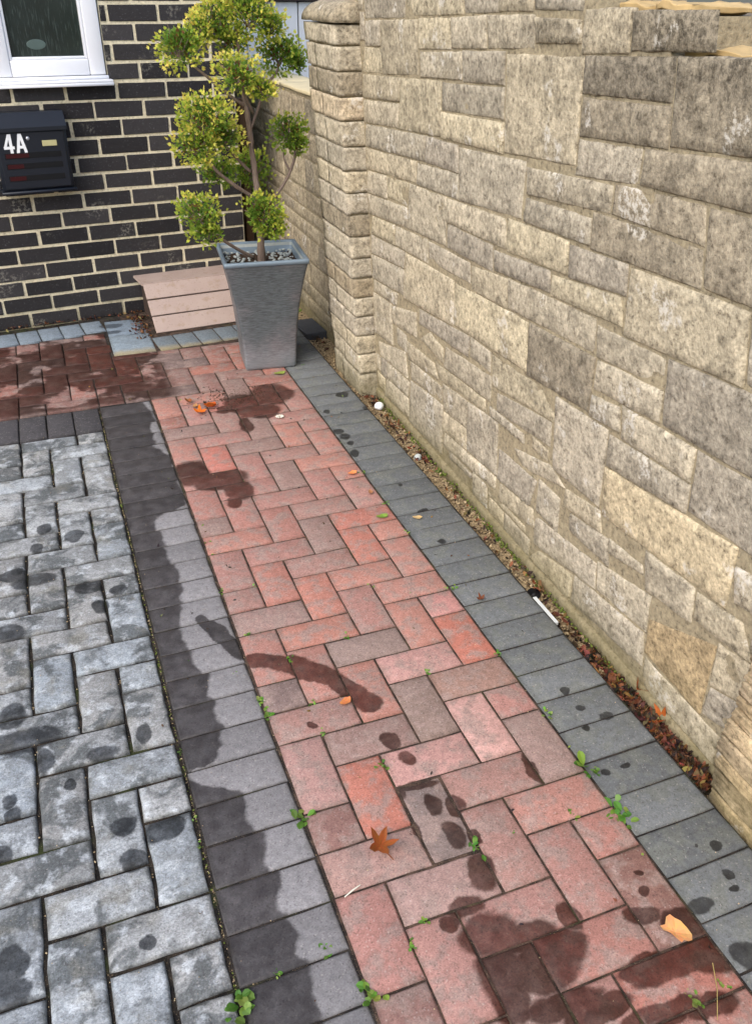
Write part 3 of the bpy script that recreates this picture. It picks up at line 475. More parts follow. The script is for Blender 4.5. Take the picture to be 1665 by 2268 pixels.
for r in range(-6, 34):
    for i in range(-10, 6):
        k = (i + r) % 4
        if k == 1: cells = (i, i + 2, r, r + 1)
        elif k == 3: cells = (i, i + 1, r, r + 2)
        else: continue
        x0, x1 = RX + RPX * cells[0], RX + RPX * cells[1]; y0, y1 = RY + RP * cells[2], RY + RP * cells[3]
        out = []
        if x1 > RX + .001 or y1 > 3.44:
            X0 = x0 if (y0 > 3.36) else max(x0, RX); Y0 = y0
            if x0 < RX - .001 and y0 <= 3.44: Y0 = max(y0, 3.424) if x1 <= RX + .001 else y0
            X1 = min(x1, .8385); Y1 = y1
            if x0 < RX - .001 < x1 and y0 < 3.42: X0 = RX
            if x1 <= RX + .001 and y1 > 3.44: X0 = x0
            if X0 < .10 and X1 > .118 and Y1 > 3.99 and Y0 > 3.88: X1 = .1165
            cxm = (X0 + X1) / 2
            top = 4.275 + .11 * (cxm + .385) if cxm < .115 else 3.985
            Y1 = min(Y1, top); Y0 = max(Y0, .3)
            if X1 - X0 > .025 and Y1 - Y0 > .022: out.append((X0, X1, Y0, Y1))
        for (a, b, c, d) in out:
            cl = KNOWN.get((i, r)) or random.choice(PAL)
            if i < 0 or r > 24: cl = random.choice([rl(176, 108, 92), rl(164, 112, 100), rl(140, 112, 104), rl(190, 112, 92), rl(158, 108, 96)])
            z, t = 0.0, .004
            if (i, r) == (2, 1): z, t = -.0022, .010; cl = rl(138, 116, 108)
            block('red_paver', a, b, c, d, M_RED, cl, z, tilt=t)
# cut half blocks where the bond meets the left edge of the red band
for r in range(-6, 25):
    if (-1 + r) % 4 == 1:                       # horizontal block cut in two by the charcoal course
        y0 = RY + RP * r
        if y0 > .3: block('red_paver', RX, RX + RPX, y0, y0 + RP, M_RED, KNOWN.get((0, r)) or random.choice(PAL))
# silver-grey herringbone panel
GX, GP, GY, GPY = -.0065, .1022, .957, .1022
for r in range(-7, 22):
    for i in range(-9, 0):
        k = (i + r) % 4
        if k == 2: c = (i, i + 2, r, r + 1)
        elif k == 0: c = (i, i + 1, r, r + 2)
        elif k == 3 and i == -9: c = (i, i + 1, r, r + 1)
        else: continue
        x0, x1 = GX + GP * c[0], min(GX + GP * c[1], GX); y0, y1 = max(GY + GPY * c[2], .3), min(GY + GPY * c[3], 3.188)
        if x1 - x0 < .02 or y1 - y0 < .02: continue
        s = random.uniform(.88, 1.08); w = random.uniform(-4, 4)
        block('grey_paver', x0, x1, y0, y1, M_GREY, lin(min(210, 156 * s + w), min(210, 160 * s), min(212, 162 * s - w)), gap=.0036, soft=.0075, wear=2.6, tilt=.009)
# charcoal border courses
for n in range(0, 31):
    y1 = 3.415 - .1025 * n
    s = random.uniform(.92, 1.08); block('charcoal_paver', .0, .2055, y1 - .1025, y1, M_LS, lin(130 * s, 128 * s, 129 * s), ang=.015, gap=.0018)
for n in range(0, 10):
    x1 = -.006 - .1035 * n
    s = random.uniform(.9, 1.1); block('charcoal_paver', x1 - .1035, x1, 3.193, 3.412, M_TOPB, lin(70 * s, 68 * s, 70 * s))
for n in range(-21, 18):
    y1 = 2.1068 - .1025 * n
    s = random.uniform(.9, 1.08); block('slate_paver', .8405, 1.0455, y1 - .1025, y1, M_RS, lin(104 * s, 107 * s, 108 * s), ang=.015, gap=.0018)
# blue-grey header row along the house, flags by the meter box
for n in range(0, 9):
    x1 = .112 - .104 * n; yb = 4.352 - .13 * (.11 - x1 + .05) * 1.05
    block('header_paver', x1 - .104, x1, yb, yb + .175, M_FLAG, lin(128, 140, 150), ang=.11)
for n in range(0, 6):
    x0 = .326 + .104 * n
    block('header_paver', x0, x0 + .104, 3.99 + .012 * n, 4.185 + .012 * n, M_FLAG, lin(112, 122, 128), ang=.10)
block('flagstone', .118, .318, 3.985, 4.255, M_FLAG, lin(136, 150, 160), ang=.0, soft=.006); block('flagstone', .118, .312, 4.258, 4.50, M_FLAG, lin(124, 138, 150), soft=.006)

# ---------------------------------------------------------------- house
HO = Vector((-.228, 4.544, 0.0)); HA = .104; BW, BH, BZ = .23445, .0796, .032
house = empty('house', HO, HA)          # local x along the wall, local -y towards the viewer
tag(house, 'house wall of charcoal bricks with cream mortar and a white window', 'house')
HEND = 1.163
bm = bmesh.new()
WX0, WX1, WZ0, WZ1 = .062, .552, 1.112, 2.05
for (a, b, c, d) in ((-.95, WX0, -.12, 2.5), (WX1, HEND, -.12, 2.5), (WX0, WX1, -.12, WZ0), (WX0, WX1, WZ1, 2.5)):
    bx(bm, a, b, 0.0045, .26, c, d)
wall_h = obj('wall', bm, M_HMORT, house)
bm = bmesh.new(); bx(bm, -4.0, -.952, 0.0, .26, -.12, 2.5); bx(bm, HEND - .25, HEND - .003, .262, 5.0, -.12, 2.5); obj('wall_return', bm, M_FARBRICK, house)
bm = bmesh.new(); bx(bm, -4.2, HEND + .2, -.25, 5.2, 2.5, 2.62); obj('roof', bm, M_SOFF, house)
def brick_mesh(w, h):
    bm = bmesh.new(); bx(bm, 0, w, 0, .06, 0, h, .0022)
    for v in bm.verts: v.co += Vector((random.uniform(-1, 1), random.uniform(-.6, .6), random.uniform(-1, 1))) * .0016
    me = bpy.data.meshes.new('brick'); bm.to_mesh(me); bm.free(); me.materials.append(M_BRICK); return me
full = [brick_mesh(BW - .0135, BH - .0135) for _ in range(8)]
def lay(s0, s1, z0, z1):
    s0, s1 = max(s0, -.95), min(s1, HEND + .004)
    if s1 - s0 < .02 or z1 - z0 < .015: return
    if abs((s1 - s0) - BW) < .002 and abs((z1 - z0) - BH) < .002: me = random.choice(full)
    else: me = brick_mesh(s1 - s0 - .0135, z1 - z0 - .0135)
    o = link('brick', me, None, wall_h, (s0 + .00675 + random.uniform(-.0018, .0018), random.uniform(-.002, .0018), z0 + .00675 + random.uniform(-.0012, .0012))); o.rotation_euler = (random.uniform(-.008, .008), random.uniform(-.008, .008), random.uniform(-.004, .004)); o.scale = (random.uniform(.985, 1.008), 1, random.uniform(.96, 1.03))
for c in range(0, 26):
    z0 = BZ + BH * (c - .5); z1 = z0 + BH; sh = 0 if c % 2 == 0 else .5
    for n in range(-6, 7):
        a, b = (n + sh) * BW, (n + sh + 1) * BW
        if z1 <= WZ0 + .022 or z0 > WZ1: lay(a, b, z0, z1)
        else:
            if a < WX0: lay(a, min(b, WX0 + .004), z0, z1)
            if b > WX1: lay(max(a, WX1 - .004), b, z0, z1)
# window
bm = bmesh.new()
def fr(x0, x1, z0, z1, y0, y1, b=.005): bx(bm, x0, x1, y0, y1, z0, z1, b, segs=2)
fr(WX0, .134, 1.136, WZ1, -.006, .06); fr(.476, WX1 - .006, 1.136, WZ1, -.006, .06); fr(.135, .475, 1.136, 1.202, -.0055, .06); fr(.135, .475, WZ1 - .07, WZ1, -.0055, .06)
win = obj('window', bm, M_UPVC, house, True)
bm = bmesh.new()
fr(.1345, .147, 1.2025, 1.98, .001, .03, .003); fr(.463, .4755, 1.2025, 1.98, .001, .03, .003); fr(.1475, .4625, 1.2025, 1.214, .001, .03, .003)
obj('glazing_bead', bm, M_UPVC, win, True)
bm = bmesh.new(); bx(bm, .1465, .4635, .022, .028, 1.213, 1.985); obj('pane', bm, M_GLASS, win)
bm = bmesh.new(); bmesh.ops.create_icosphere(bm, subdivisions=3, radius=1.0, matrix=Matrix.Translation((.262, .0222, 1.262)) @ Matrix.Diagonal((.042, .0016, .021, 1))); obj('pale_jar', bm, M_BLIND, win, True)
bm = bmesh.new(); bx(bm, WX0 + .004, .566, -.052, .03, 1.108, 1.1185, .003, segs=2); bx(bm, WX0 + .004, .566, -.055, -.047, 1.094, 1.1075, .002); bx(bm, WX0 + .002, .556, -.012, .04, 1.119, 1.1335, .003)
obj('sill', bm, M_UPVC, win, True)

# ---------------------------------------------------------------- stone walls
WX, WSL, WLN = 1.115, .02, .06
def wpos(y, z, off): return Vector((WX + WSL * (y - 1.2) - WLN * z - off, y, z))
def wtop(y): return 1.60 if y > 1.69 else (1.462 if y > 1.44 else 1.398)
stonewall = empty('stone_wall', (WX, 1.5, 0)); tag(stonewall, 'tall leaning garden wall of buff rock-faced stones with stepped top', 'wall')
def core_piece(bm, y0, y1, z0, z1, thick=.21, step=.06):
    n = max(1, int((y1 - y0) / step)); m = max(1, int((z1 - z0) / step))
    g = [[bm.verts.new(wpos(y0 + (y1 - y0) * i / n, z0 + (z1 - z0) * j / m, .0018 * noise.noise((i * 7.1, j * 3.3, y0)))) for j in range(m + 1)] for i in range(n + 1)]
    for i in range(n):
        for j in range(m): bm.faces.new((g[i][j], g[i + 1][j], g[i + 1][j + 1], g[i][j + 1]))
    A = [bm.verts.new(wpos(y, z, -thick)) for y, z in ((y0, z0), (y1, z0), (y1, z1), (y0, z1))]
    bm.faces.new(A); bm.faces.new([g[i][m] for i in range(n + 1)] + [A[2], A[3]]); bm.faces.new([g[0][j] for j in range(m + 1)] + [A[3], A[0]]); bm.faces.new([g[n][j] for j in range(m, -1, -1)] + [A[1], A[2]])
bm = bmesh.new()
core_piece(bm, 1.693, 3.30, -.1, 1.585); core_piece(bm, 1.443, 1.691, -.1, 1.452); core_piece(bm, -.4, 1.441, -.1, 1.388)
core = obj('mortar_core', bm, M_WMORT, stonewall); core.matrix_parent_inverse = Matrix.Translation((-WX, -1.5, 0))
# footing
bm = bmesh.new(); n = 160
prof = [(.014, -.06), (.013, -.004), (.009, .010), (-.01, .016), (-.01, -.06)]
rings = [[bm.verts.new(wpos(-.4 + 3.6 * i / n, z, o + .006 * noise.noise((i * 1.7, z * 30, 1)))) for o, z in prof] for i in range(n + 1)]
for A, B in zip(rings, rings[1:]):
    for k in range(len(prof)): bm.faces.new((A[k], A[(k + 1) % 5], B[(k + 1) % 5], B[k]))
o = obj('footing', bm, M_WMORT, stonewall, True); o.matrix_parent_inverse = Matrix.Translation((-WX, -1.5, 0))
SPAL = [(194, 182, 158), (190, 177, 150), (184, 173, 151), (177, 167, 149), (188, 177, 155), (170, 161, 143), (197, 184, 154), (162, 153, 139)]
def stone_face(q, posf, deep=None, amp=.0034, seed=0):
    """rock-faced stone: a displaced grid over the quad q with rounded, ragged margins"""
    (ya, za), (yb, zb), (yc, zc), (yd, zd) = q      # TL TR BR BL
    w = max(abs(ya - yb), abs(yd - yc)); h = max(abs(za - zd), abs(zb - zc))
    nx = max(3, min(12, int(w / .022))); nz = max(3, min(9, int(h / .018)))
    deep = deep if deep is not None else random.uniform(.0020, .0060)
    def spaced(n, L):
        m = min(.005 / L, .25 / n); return [0.0] + [m + (1 - 2 * m) * i / (n - 2) for i in range(n - 1)] + [1.0]
    nx += 2; nz += 2; US, VS = spaced(nx, w), spaced(nz, h)
    vs = []; fs = []
    def P(u, v):
        y = (ya * (1 - u) + yb * u) * (1 - v) + (yd * (1 - u) + yc * u) * v
        z = (za * (1 - u) + zb * u) * (1 - v) + (zd * (1 - u) + zc * u) * v
        return y, z
    tiltu, tiltv = random.uniform(-.003, .003), random.uniform(-.002, .003)
    for j in range(-1, nz + 2):
        for i in range(-1, nx + 2):
            u = US[min(max(i, 0), nx)]; v = VS[min(max(j, 0), nz)]
            skirt = i < 0 or j < 0 or i > nx or j > nz
            e = min(u * w, (1 - u) * w, v * h, (1 - v) * h)
            y, z = P(u, v)
            nn = noise.fractal((y * 16 + seed, z * 16, seed * 1.7), 1.0, 2.0, 4)
            if e < 1e-6:
                y += .0022 * noise.noise((y * 60, z * 60, seed)); z += .0022 * noise.noise((y * 60, z * 60, seed + 9))
            d = -.012 if skirt else (deep * (.15 if e < 1e-6 else min(1, .90 + e * 4)) + amp * nn * (.5 if e < 1e-6 else 1) + tiltu * (u - .5) + tiltv * (v - .5))
            vs.append(posf(y, z, d))
    W_ = nx + 3
    for j in range(nz + 2):
        for i in range(nx + 2):
            a = j * W_ + i; fs.append((a, a + 1, a + W_ + 1, a + W_))
    c = posf(*P(.5, .5), 0)
    return [v - c for v in vs], fs, c
DARKTOP = {}
for si, t in enumerate(STONES):
    q = [(t[0], t[1]), (t[2], t[3]), (t[4], t[5]), (t[6], t[7])]
    qc = [sum(p[k] for p in q) / 4 for k in (0, 1)]
    q = [(a + (.0016 if a > qc[0] else -.0016), b + (.0016 if b > qc[1] else -.0016)) for a, b in q]
    vs, fs, c = stone_face(q, wpos, seed=si * 3.1)
    o = pyobj('stone', vs, fs, M_STONE, stonewall, True); o.location = c - Vector((WX, 1.5, 0))
    b = random.choice(SPAL); k = random.uniform(.9, 1.05)
    cy_, cz_ = c.y, c.z
    if 1.30 < cy_ < 1.62 and cz_ > 1.25 or (cy_ < 1.5 and cz_ > 1.0): b = random.choice([(150, 138, 118), (138, 128, 112), (158, 146, 124)])
    if abs(cy_ - 1.755) < .13 and abs(cz_ - .66) < .05: b = (126, 116, 100)
    if abs(cy_ - 2.12) < .16 and abs(cz_ - .66) < .05: b = (198, 185, 154)
    if abs(cy_ - 1.08) < .1 and abs(cz_ - .16) < .05: b = (178, 150, 104)
    if abs(cy_ - 1.2) < .2 and abs(cz_ - .46) < .06: b = (204, 186, 150)
    o.color = lin(b[0] * k, b[1] * k, b[2] * k)
# flat stones capping each step of the wall
def rough_box(name, x0, x1, y0, y1, z0, z1, mat, parent, cuts=4, amp=.006, lean=0.0, colr=(186, 170, 138), rnd=.006, seed=0.0, fr=18, strat=0.0):
    bm = bmesh.new(); bx(bm, x0, x1, y0, y1, z0, z1)
    bmesh.ops.subdivide_edges(bm, edges=bm.edges[:], cuts=cuts, use_grid_fill=True)
    cx, cy, cz = (x0 + x1) / 2, (y0 + y1) / 2, (z0 + z1) / 2
    for v in bm.verts:
        p = v.co.copy()
        ex = min(p.x - x0, x1 - p.x); ey = min(p.y - y0, y1 - p.y); ez = min(p.z - z0, z1 - p.z)
        onx, ony, onz = ex < 1e-6, ey < 1e-6, ez < 1e-6
        f = Vector((p.x * fr + seed, p.y * fr * (.4 if strat else 1), p.z * fr * (3 if strat else 1)))
        d = noise.noise_vector(f) * amp + noise.noise_vector(f * 2.7) * amp * .5
        v.co += d
        if onx + ony + onz >= 2:
            v.co += Vector(((cx - p.x) / max(abs(cx - p.x), 1e-6) * rnd * onx, (cy - p.y) / max(abs(cy - p.y), 1e-6) * rnd * ony, (cz - p.z) / max(abs(cz - p.z), 1e-6) * rnd * .6 * onz))
        v.co.x -= lean * p.z
    c = Vector((cx - lean * cz, cy, cz))
    for v in bm.verts: v.co -= c
    o = obj(name, bm, mat, parent, True); o.location = c - (parent.location if parent else Vector()); o.color = lin(*colr)
    return o
for (a, b, z, th) in ((1.70, 2.1, 1.587, .03), (2.105, 2.5, 1.587, .03), (2.505, 2.9, 1.587, .03), (2.905, 3.19, 1.587, .03), (1.45, 1.56, 1.455, .016), (1.563, 1.685, 1.455, .014), (1.22, 1.438, 1.391, .012), (.9, 1.215, 1.391, .014), (.5, .895, 1.391, .012), (.1, .495, 1.391, .013), (-.4, .095, 1.391, .013)):
    xm = WX + WSL * ((a + b) / 2 - 1.2) - WLN * z
    rough_box('coping_stone', xm + .03 + WLN * z, xm + .195 + WLN * z, a, b, z, z + th, M_COPE2 if b < 1.69 else M_STONE, stonewall, 6, .009, WLN, (200, 180, 140), .004, a * 7)

# far pillar (half-buried in the wall end)
pillar = empty('stone_pillar', (1.11, 3.39, 0)); tag(pillar, 'narrow stone pillar with rounded cap at the far end of the tall wall', 'pillar')
PL = .072
bm = bmesh.new(); bx(bm, 1.088, 1.30, 3.228, 3.565, -.1, 1.37)
for v in bm.verts: v.co.x -= PL * v.co.z
for v in bm.verts: v.co -= Vector((1.11, 3.39, 0))
obj('mortar_core', bm, M_WMORT, pillar)
zz = [-.06, .075, .165, .245, .33, .41, .49, .57, .655, .74, .82, .90, .985, 1.073, 1.154, 1.236, 1.317, 1.384]
for k in range(len(zz) - 1):
    pr = random.uniform(-.004, .005); colr = random.choice(SPAL[:6])
    if k in (8, 14): colr = (136, 124, 104)
    if k == 5: colr = (150, 134, 108)
    if k == 13: colr = (206, 186, 156)
    ysp = random.choice([None, 3.36, 3.42, None, 3.46]) if k < 16 else None
    cuts = [(3.215, 3.572)] if not ysp else [(3.215, ysp - .005), (ysp + .005, 3.572)]
    for m, (a, b) in enumerate(cuts):
        rough_box('stone', 1.076 - pr + (.003 if m else 0), 1.25, a, b, zz[k] + .003, zz[k + 1] - .003, M_STONE, pillar, 6, .0032, PL, colr, .0004, k * 5.3 + m)
# rounded cap
bm = bmesh.new(); nA, nY = 12, 7; rings = []
for j in range(nY + 1):
    t = j / nY; y = 3.205 + .375 * t; sh = 1 - .10 * (2 * t - 1) ** 6; ring = []
    for i in range(nA + 1):
        a = math.pi * i / nA; x = 1.160 - math.cos(a) * .090; z = 1.387 + math.sin(a) ** .9 * .068 * sh
        nn = noise.noise_vector((x * 20, y * 20, z * 20)) * .006; ring.append(bm.verts.new((x - PL * z + nn.x, y + nn.y, z + nn.z)))
    rings.append(ring)
for A, B in zip(rings, rings[1:]):
    for i in range(nA): bm.faces.new((A[i], A[i + 1], B[i + 1], B[i]))
bm.faces.new(rings[0]); bm.faces.new(rings[-1][::-1])
for A, B in zip(rings, rings[1:]): bm.faces.new((A[0], B[0], B[-1], A[-1]))
for v in bm.verts: v.co -= Vector((1.11, 3.39, 0))
o = obj('cap', bm, M_STONE, pillar, True); o.color = lin(142, 130, 108)

# near pier, split face
pier = empty('stone_pier', (1.16, .7, 0)); tag(pier, 'pier of thin layered split stone at the right edge beside the leaf litter', 'pier')
bm = bmesh.new(); bx(bm, 1.078, 1.33, .45, .90, -.1, 1.32)
for v in bm.verts: v.co -= Vector((1.16, .7, 0))
obj('mortar_core', bm, M_WMORT, pier)
z = -.05; k = 0
while z < 1.31:
    h = random.choice([.036, .045, .05, .062]); pr = random.uniform(-.007, .007)
    if z < 0: h = .068
    a = .43
    colr = random.choice([(208, 184, 146), (196, 172, 134), (186, 166, 136), (212, 190, 156)])
    rough_box('stone', 1.055 - pr, 1.31, a, .921 + random.uniform(-.007, .009), z + .0012, z + h - .0012, M_STRATA, pier, 6, .0055, 0.0, colr, .0015, k * 3.7, 26, 1.0)
    z += h; k += 1
rough_box('cap', 1.04, 1.33, .42, .94, z, z + .07, M_STONE, pier, 5, .006, 0, (176, 160, 130), .012, 2.2)

# low wall running back past the house
low = empty('low_stone_wall', (1.25, 4.8, 0)); tag(low, 'lower stone wall running back behind the potted tree beside the house', 'wall')
LO = Vector((1.25, 4.8, 0))
bm = bmesh.new(); bx(bm, 1.172, 1.36, 3.575, 6.3, -.1, 1.062); bx(bm, 1.1725, 1.36, 3.575, 4.135, 1.0622, 1.15)
for v in bm.verts: v.co -= LO
obj('mortar_core', bm, M_WMORT, low)
lpos = lambda y, z, off: Vector((1.172 - off, y, z))
z = .015
while z < 1.04:
    h = min(random.choice([.062, .075, .09, .12, .15]), 1.058 - z); y = 3.58 - random.uniform(0, .05)
    if h < .03: break
    while y < 6.25:
        w = random.uniform(.14, .38) * (1.3 if h < .1 else .85); y1 = min(y + w, 6.3); y0 = max(y, 3.578)
        if y1 - y0 > .04:
            vs, fs, c = stone_face([(y1 - .005, z + h - .005), (y0 + .005, z + h - .005), (y0 + .005, z + .005), (y1 - .005, z + .005)], lpos, seed=y * 9 + z * 31)
            o = pyobj('stone', vs, fs, M_STONE, low, True); o.location = c - LO; b = random.choice([(172, 158, 132), (160, 146, 122), (180, 166, 138), (148, 138, 120)]); o.color = lin(*b)
        y = y1
    z += h
rough_box('stone', 1.165, 1.30, 3.58, 3.86, 1.068, 1.152, M_STONE, low, 5, .006, 0, (150, 136, 110), .006, 3.3); rough_box('stone', 1.165, 1.30, 3.87, 4.135, 1.068, 1.15, M_STONE, low, 5, .006, 0, (140, 128, 106), .006, 8.3)
for n in range(4):
    y0 = 4.142 + n * .54; rough_box('coping_slab', 1.16, 1.38, y0, y0 + .535, 1.064, 1.082, M_COPE, low, 4, .002, 0, (214, 200, 166), .003, n * 2.0)

# white boarded outbuilding beyond the low wall
shed = empty('boarded_shed', (1.7, 6.6, 0)); tag(shed, 'white vertical-boarded shed front behind the low wall, under a dark eave', 'shed')
for n in range(9):
    x = .72 + n * .186
    bm = bmesh.new(); bx(bm, x - 1.7, x + .178 - 1.7, 0, .025, -.1, 1.405, .004); bx(bm, x + .045 - 1.7, x + .049 - 1.7, -.003, .001, -.1, 1.40); bx(bm, x + .11 - 1.7, x + .114 - 1.7, -.003, .001, -.1, 1.40); obj('board', bm, M_WOODW, shed)
bm = bmesh.new(); bx(bm, -1.0, .72, .027, 1.4, -.1, 1.405); obj('backing', bm, M_GAP, shed)
bm = bmesh.new(); bx(bm, -1.05, .78, -.03, 1.5, 1.407, 1.50, .004); obj('eave', bm, M_SOFF, shed)

# ---------------------------------------------------------------- letterbox
mb = empty('mailbox', HO + Vector((math.cos(HA) * .15, math.sin(HA) * .15, .67)), HA)
tag(mb, 'navy metal mailbox numbered 4A fixed to the charcoal brick wall', 'mailbox')
# local: x along wall (0 = s .15), y -0.1 is the front, z 0 = bottom
bm = bmesh.new(); bx(bm, -.158, .160, -.098, -.002, .004, .262, .006, segs=2); obj('body', bm, M_BOX, mb, True)
bm = bmesh.new(); bx(bm, -.168, .168, -.108, -.002, -.012, .002, .003); obj('base_tray', bm, M_BOX, mb, True)
bm = bmesh.new()
prof = [(-.002, .330), (-.060, .330), (-.112, .272), (-.112, .256), (-.104, .256), (-.104, .262), (-.002, .262)]
for x in (-.164, .164): pass
L = [bm.verts.new((-.164, y, z)) for y, z in prof]; Rr = [bm.verts.new((.164, y, z)) for y, z in prof]
bm.faces.new(L); bm.faces.new(Rr[::-1])
for i in range(len(prof)): bm.faces.new((L[i], Rr[i], Rr[(i + 1) % 7], L[(i + 1) % 7]))
obj('lid', bm, M_BOX, mb)
bm = bmesh.new(); bx(bm, -.145, .146, -.1035, -.099, .012, .252, .002); door = obj('door', bm, M_BOX, mb)
for k, z in enumerate((.155, .110, .058)):
    bm = bmesh.new(); bx(bm, -.125, .122, -.1052, -.1037, z - .012, z + .012, .0005); o = obj('slot', bm, M_BOXD, door)
    bm = bmesh.new(); bx(bm, -.120, -.050 + .03 * (k == 0), -.1062, -.1054, z - .009, z + .009); obj('red_insert', bm, M_REDP, door)
bm = bmesh.new(); bx(bm, .046, .110, -.1068, -.1037, .190, .214, .0008); obj('name_plate', bm, M_BRASS, mb)
bm = bmesh.new(); bmesh.ops.create_uvsphere(bm, u_segments=12, v_segments=6, radius=.0085, matrix=Matrix.Translation((-.012, -.104, .226)) @ Matrix.Diagonal((1, .5, 1, 1))); obj('screw', bm, M_SCREW, mb, True)
# the characters 4A in bold condensed strokes
bm = bmesh.new()
def stroke(pts, x0, lay):
    y = -.1042 - .0003 * lay; A = [bm.verts.new((x0 + x, y, .167 + z)) for x, z in pts]; B = [bm.verts.new((x0 + x, -.1036, .167 + z)) for x, z in pts]
    bm.faces.new(A); bm.faces.new(B[::-1])
    for i in range(len(pts)): bm.faces.new((A[i], A[(i + 1) % len(pts)], B[(i + 1) % len(pts)], B[i]))
stroke([(.025, 0), (.038, 0), (.038, .080), (.025, .080)], -.121, 0); stroke([(0, .017), (.046, .017), (.046, .029), (0, .029)], -.121, 1); stroke([(0, .024), (.012, .024), (.033, .080), (.023, .080)], -.121, 2)
stroke([(0, 0), (.013, 0), (.029, .080), (.0165, .080)], -.070, 0); stroke([(.035, 0), (.048, 0), (.0315, .080), (.019, .080)], -.070, 1); stroke([(.010, .018), (.038, .018), (.036, .030), (.012, .030)], -.070, 2)
obj('house_number', bm, M_WHITE, mb)

# ---------------------------------------------------------------- gas meter box
gm = empty('meter_box', HO + Vector((math.cos(HA) * .80, math.sin(HA) * .80, 0)), HA)
tag(gm, 'tan plastic ground meter box with sloping ribbed lid against the brick wall', 'meter box')
prof = [(0.0, .196), (-.17, .206), (-.19, .203), (-.250, .138), (-.312, .070), (-.374, .003)]
def slab(name, a, b, th, mat, x0=-.255, x1=.255):
    (ya, za), (yb, zb) = a, b; d = Vector((0, yb - ya, zb - za)); n = Vector((0, d.z, -d.y)).normalized() * (-1)
    if n.z > 0: n = -n
    bm = bmesh.new(); A = [Vector((x, y, z)) for x in (x0, x1) for (y, z) in (a, b)]
    v = [bm.verts.new(p) for p in A] + [bm.verts.new(p + n * th) for p in A]
    for f in ((0, 1, 3, 2), (4, 6, 7, 5), (0, 4, 5, 1), (2, 3, 7, 6), (0, 2, 6, 4), (1, 5, 7, 3)): bm.faces.new([v[i] for i in f])
    bmesh.ops.bevel(bm, geom=bm.edges[:], offset=.0015, segments=1, affect='EDGES')
    return obj(name, bm, mat, gm)
slab('top_panel', prof[0], prof[2], .012, M_TAN, -.262, .26)
def lerp(a, b, t): return (a[0] + (b[0] - a[0]) * t, a[1] + (b[1] - a[1]) * t)
slab('lid_slat', (-.193, .199), lerp(prof[3], prof[4], -.02), .012, M_TAN)
slab('lid_slat', lerp(prof[3], prof[4], .06), lerp(prof[3], prof[4], .97), .012, M_TAN); slab('lid_slat', lerp(prof[4], prof[5], .04), prof[5], .012, M_TAN)
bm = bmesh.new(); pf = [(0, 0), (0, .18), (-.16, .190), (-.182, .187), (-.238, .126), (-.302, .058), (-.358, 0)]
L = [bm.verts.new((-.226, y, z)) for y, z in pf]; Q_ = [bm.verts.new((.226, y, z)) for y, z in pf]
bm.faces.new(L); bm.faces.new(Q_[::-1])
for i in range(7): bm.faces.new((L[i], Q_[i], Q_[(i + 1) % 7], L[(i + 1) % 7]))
obj('housing', bm, M_TAN_SHADE, gm)

# ---------------------------------------------------------------- planter and tree
PC = Vector((.788, 3.70, 0)); pot = empty('planter', PC, R_(-6)); tag(pot, 'tall tapered square grey planter holding the pruned conifer', 'planter')
def square_ring(bm, w, z, r=.012, n=3, per=5):
    pts = []
    for k in range(4):
        a0 = math.pi / 2 * k; ca, sa = math.cos(a0), math.sin(a0)
        for j in range(n):
            t = math.pi / 2 * j / (n - 1) if n > 1 else 0
            x, y = w - r + r * math.cos(t), w - r + r * math.sin(t); pts.append((x * ca - y * sa, x * sa + y * ca))
        for j in range(1, per):
            x, y = w - r - (2 * (w - r)) * j / per, w; pts.append((x * ca - y * sa, x * sa + y * ca))
    return [bm.verts.new((x, y, z)) for x, y in pts]
def loft(bm, prof, r=.012):
    R = [square_ring(bm, w, z, min(r, w * .3)) for w, z in prof]
    for A, B in zip(R, R[1:]):
        for i in range(len(A)): bm.faces.new((A[i], A[(i + 1) % len(A)], B[(i + 1) % len(A)], B[i]))
    return R
bm = bmesh.new(); R = loft(bm, [(.112, .0), (.117, .012), (.119, .06), (.123, .14), (.130, .22), (.140, .30), (.154, .38), (.168, .45), (.178, .488)]); bm.faces.new(R[0][::-1]); obj('body', bm, M_POT, pot, True)
bm = bmesh.new(); loft(bm, [(.170, .487), (.181, .487), (.182, .501), (.180, .505), (.168, .506), (.165, .502), (.150, .42)], .008); obj('rim', bm, M_RIM, pot, True)
bm = bmesh.new(); R = loft(bm, [(.1630, .497), (.1585, .452)], .008); obj('lining', bm, M_LINER, pot)
bm = bmesh.new(); n = 16
g = [[bm.verts.new((-.158 + .316 * i / n, -.158 + .316 * j / n, .452 + .012 * noise.noise((i * .6, j * .6, 5)) + .008 * random.random())) for j in range(n + 1)] for i in range(n + 1)]
for i in range(n):
    for j in range(n): bm.faces.new((g[i][j], g[i + 1][j], g[i + 1][j + 1], g[i][j + 1]))
obj('soil', bm, M_SOIL, pot)
bm = bmesh.new()
for k in range(170):
    x, y = random.uniform(-.155, .155), random.uniform(-.155, .155); s = random.uniform(.004, .010)
    bmesh.ops.create_icosphere(bm, subdivisions=1, radius=s, matrix=Matrix.Translation((x, y, .462 + random.random() * .008)) @ Matrix.Diagonal((1, random.uniform(.6, 1), .6, 1)))
tag(obj('pale_chippings', bm, M_LINER, pot), kind='stuff')

def tinted(name, quads, mat, parent, groups=None):
    vs = []; fs = []; cs = []
    for pts, c in quads:
        b = len(vs); vs.extend(pts); fs.append(tuple(range(b, b + len(pts)))); cs.append(c)
    me = bpy.data.meshes.new(name); me.from_pydata(vs, [], fs); me.update()
    at = me.color_attributes.new('tint', 'FLOAT_COLOR', 'CORNER'); data = []
    for p, c in zip(me.polygons, cs): data.extend(list(c) * p.loop_total)
    at.data.foreach_set('color', data)
    return link(name, me, mat, parent)

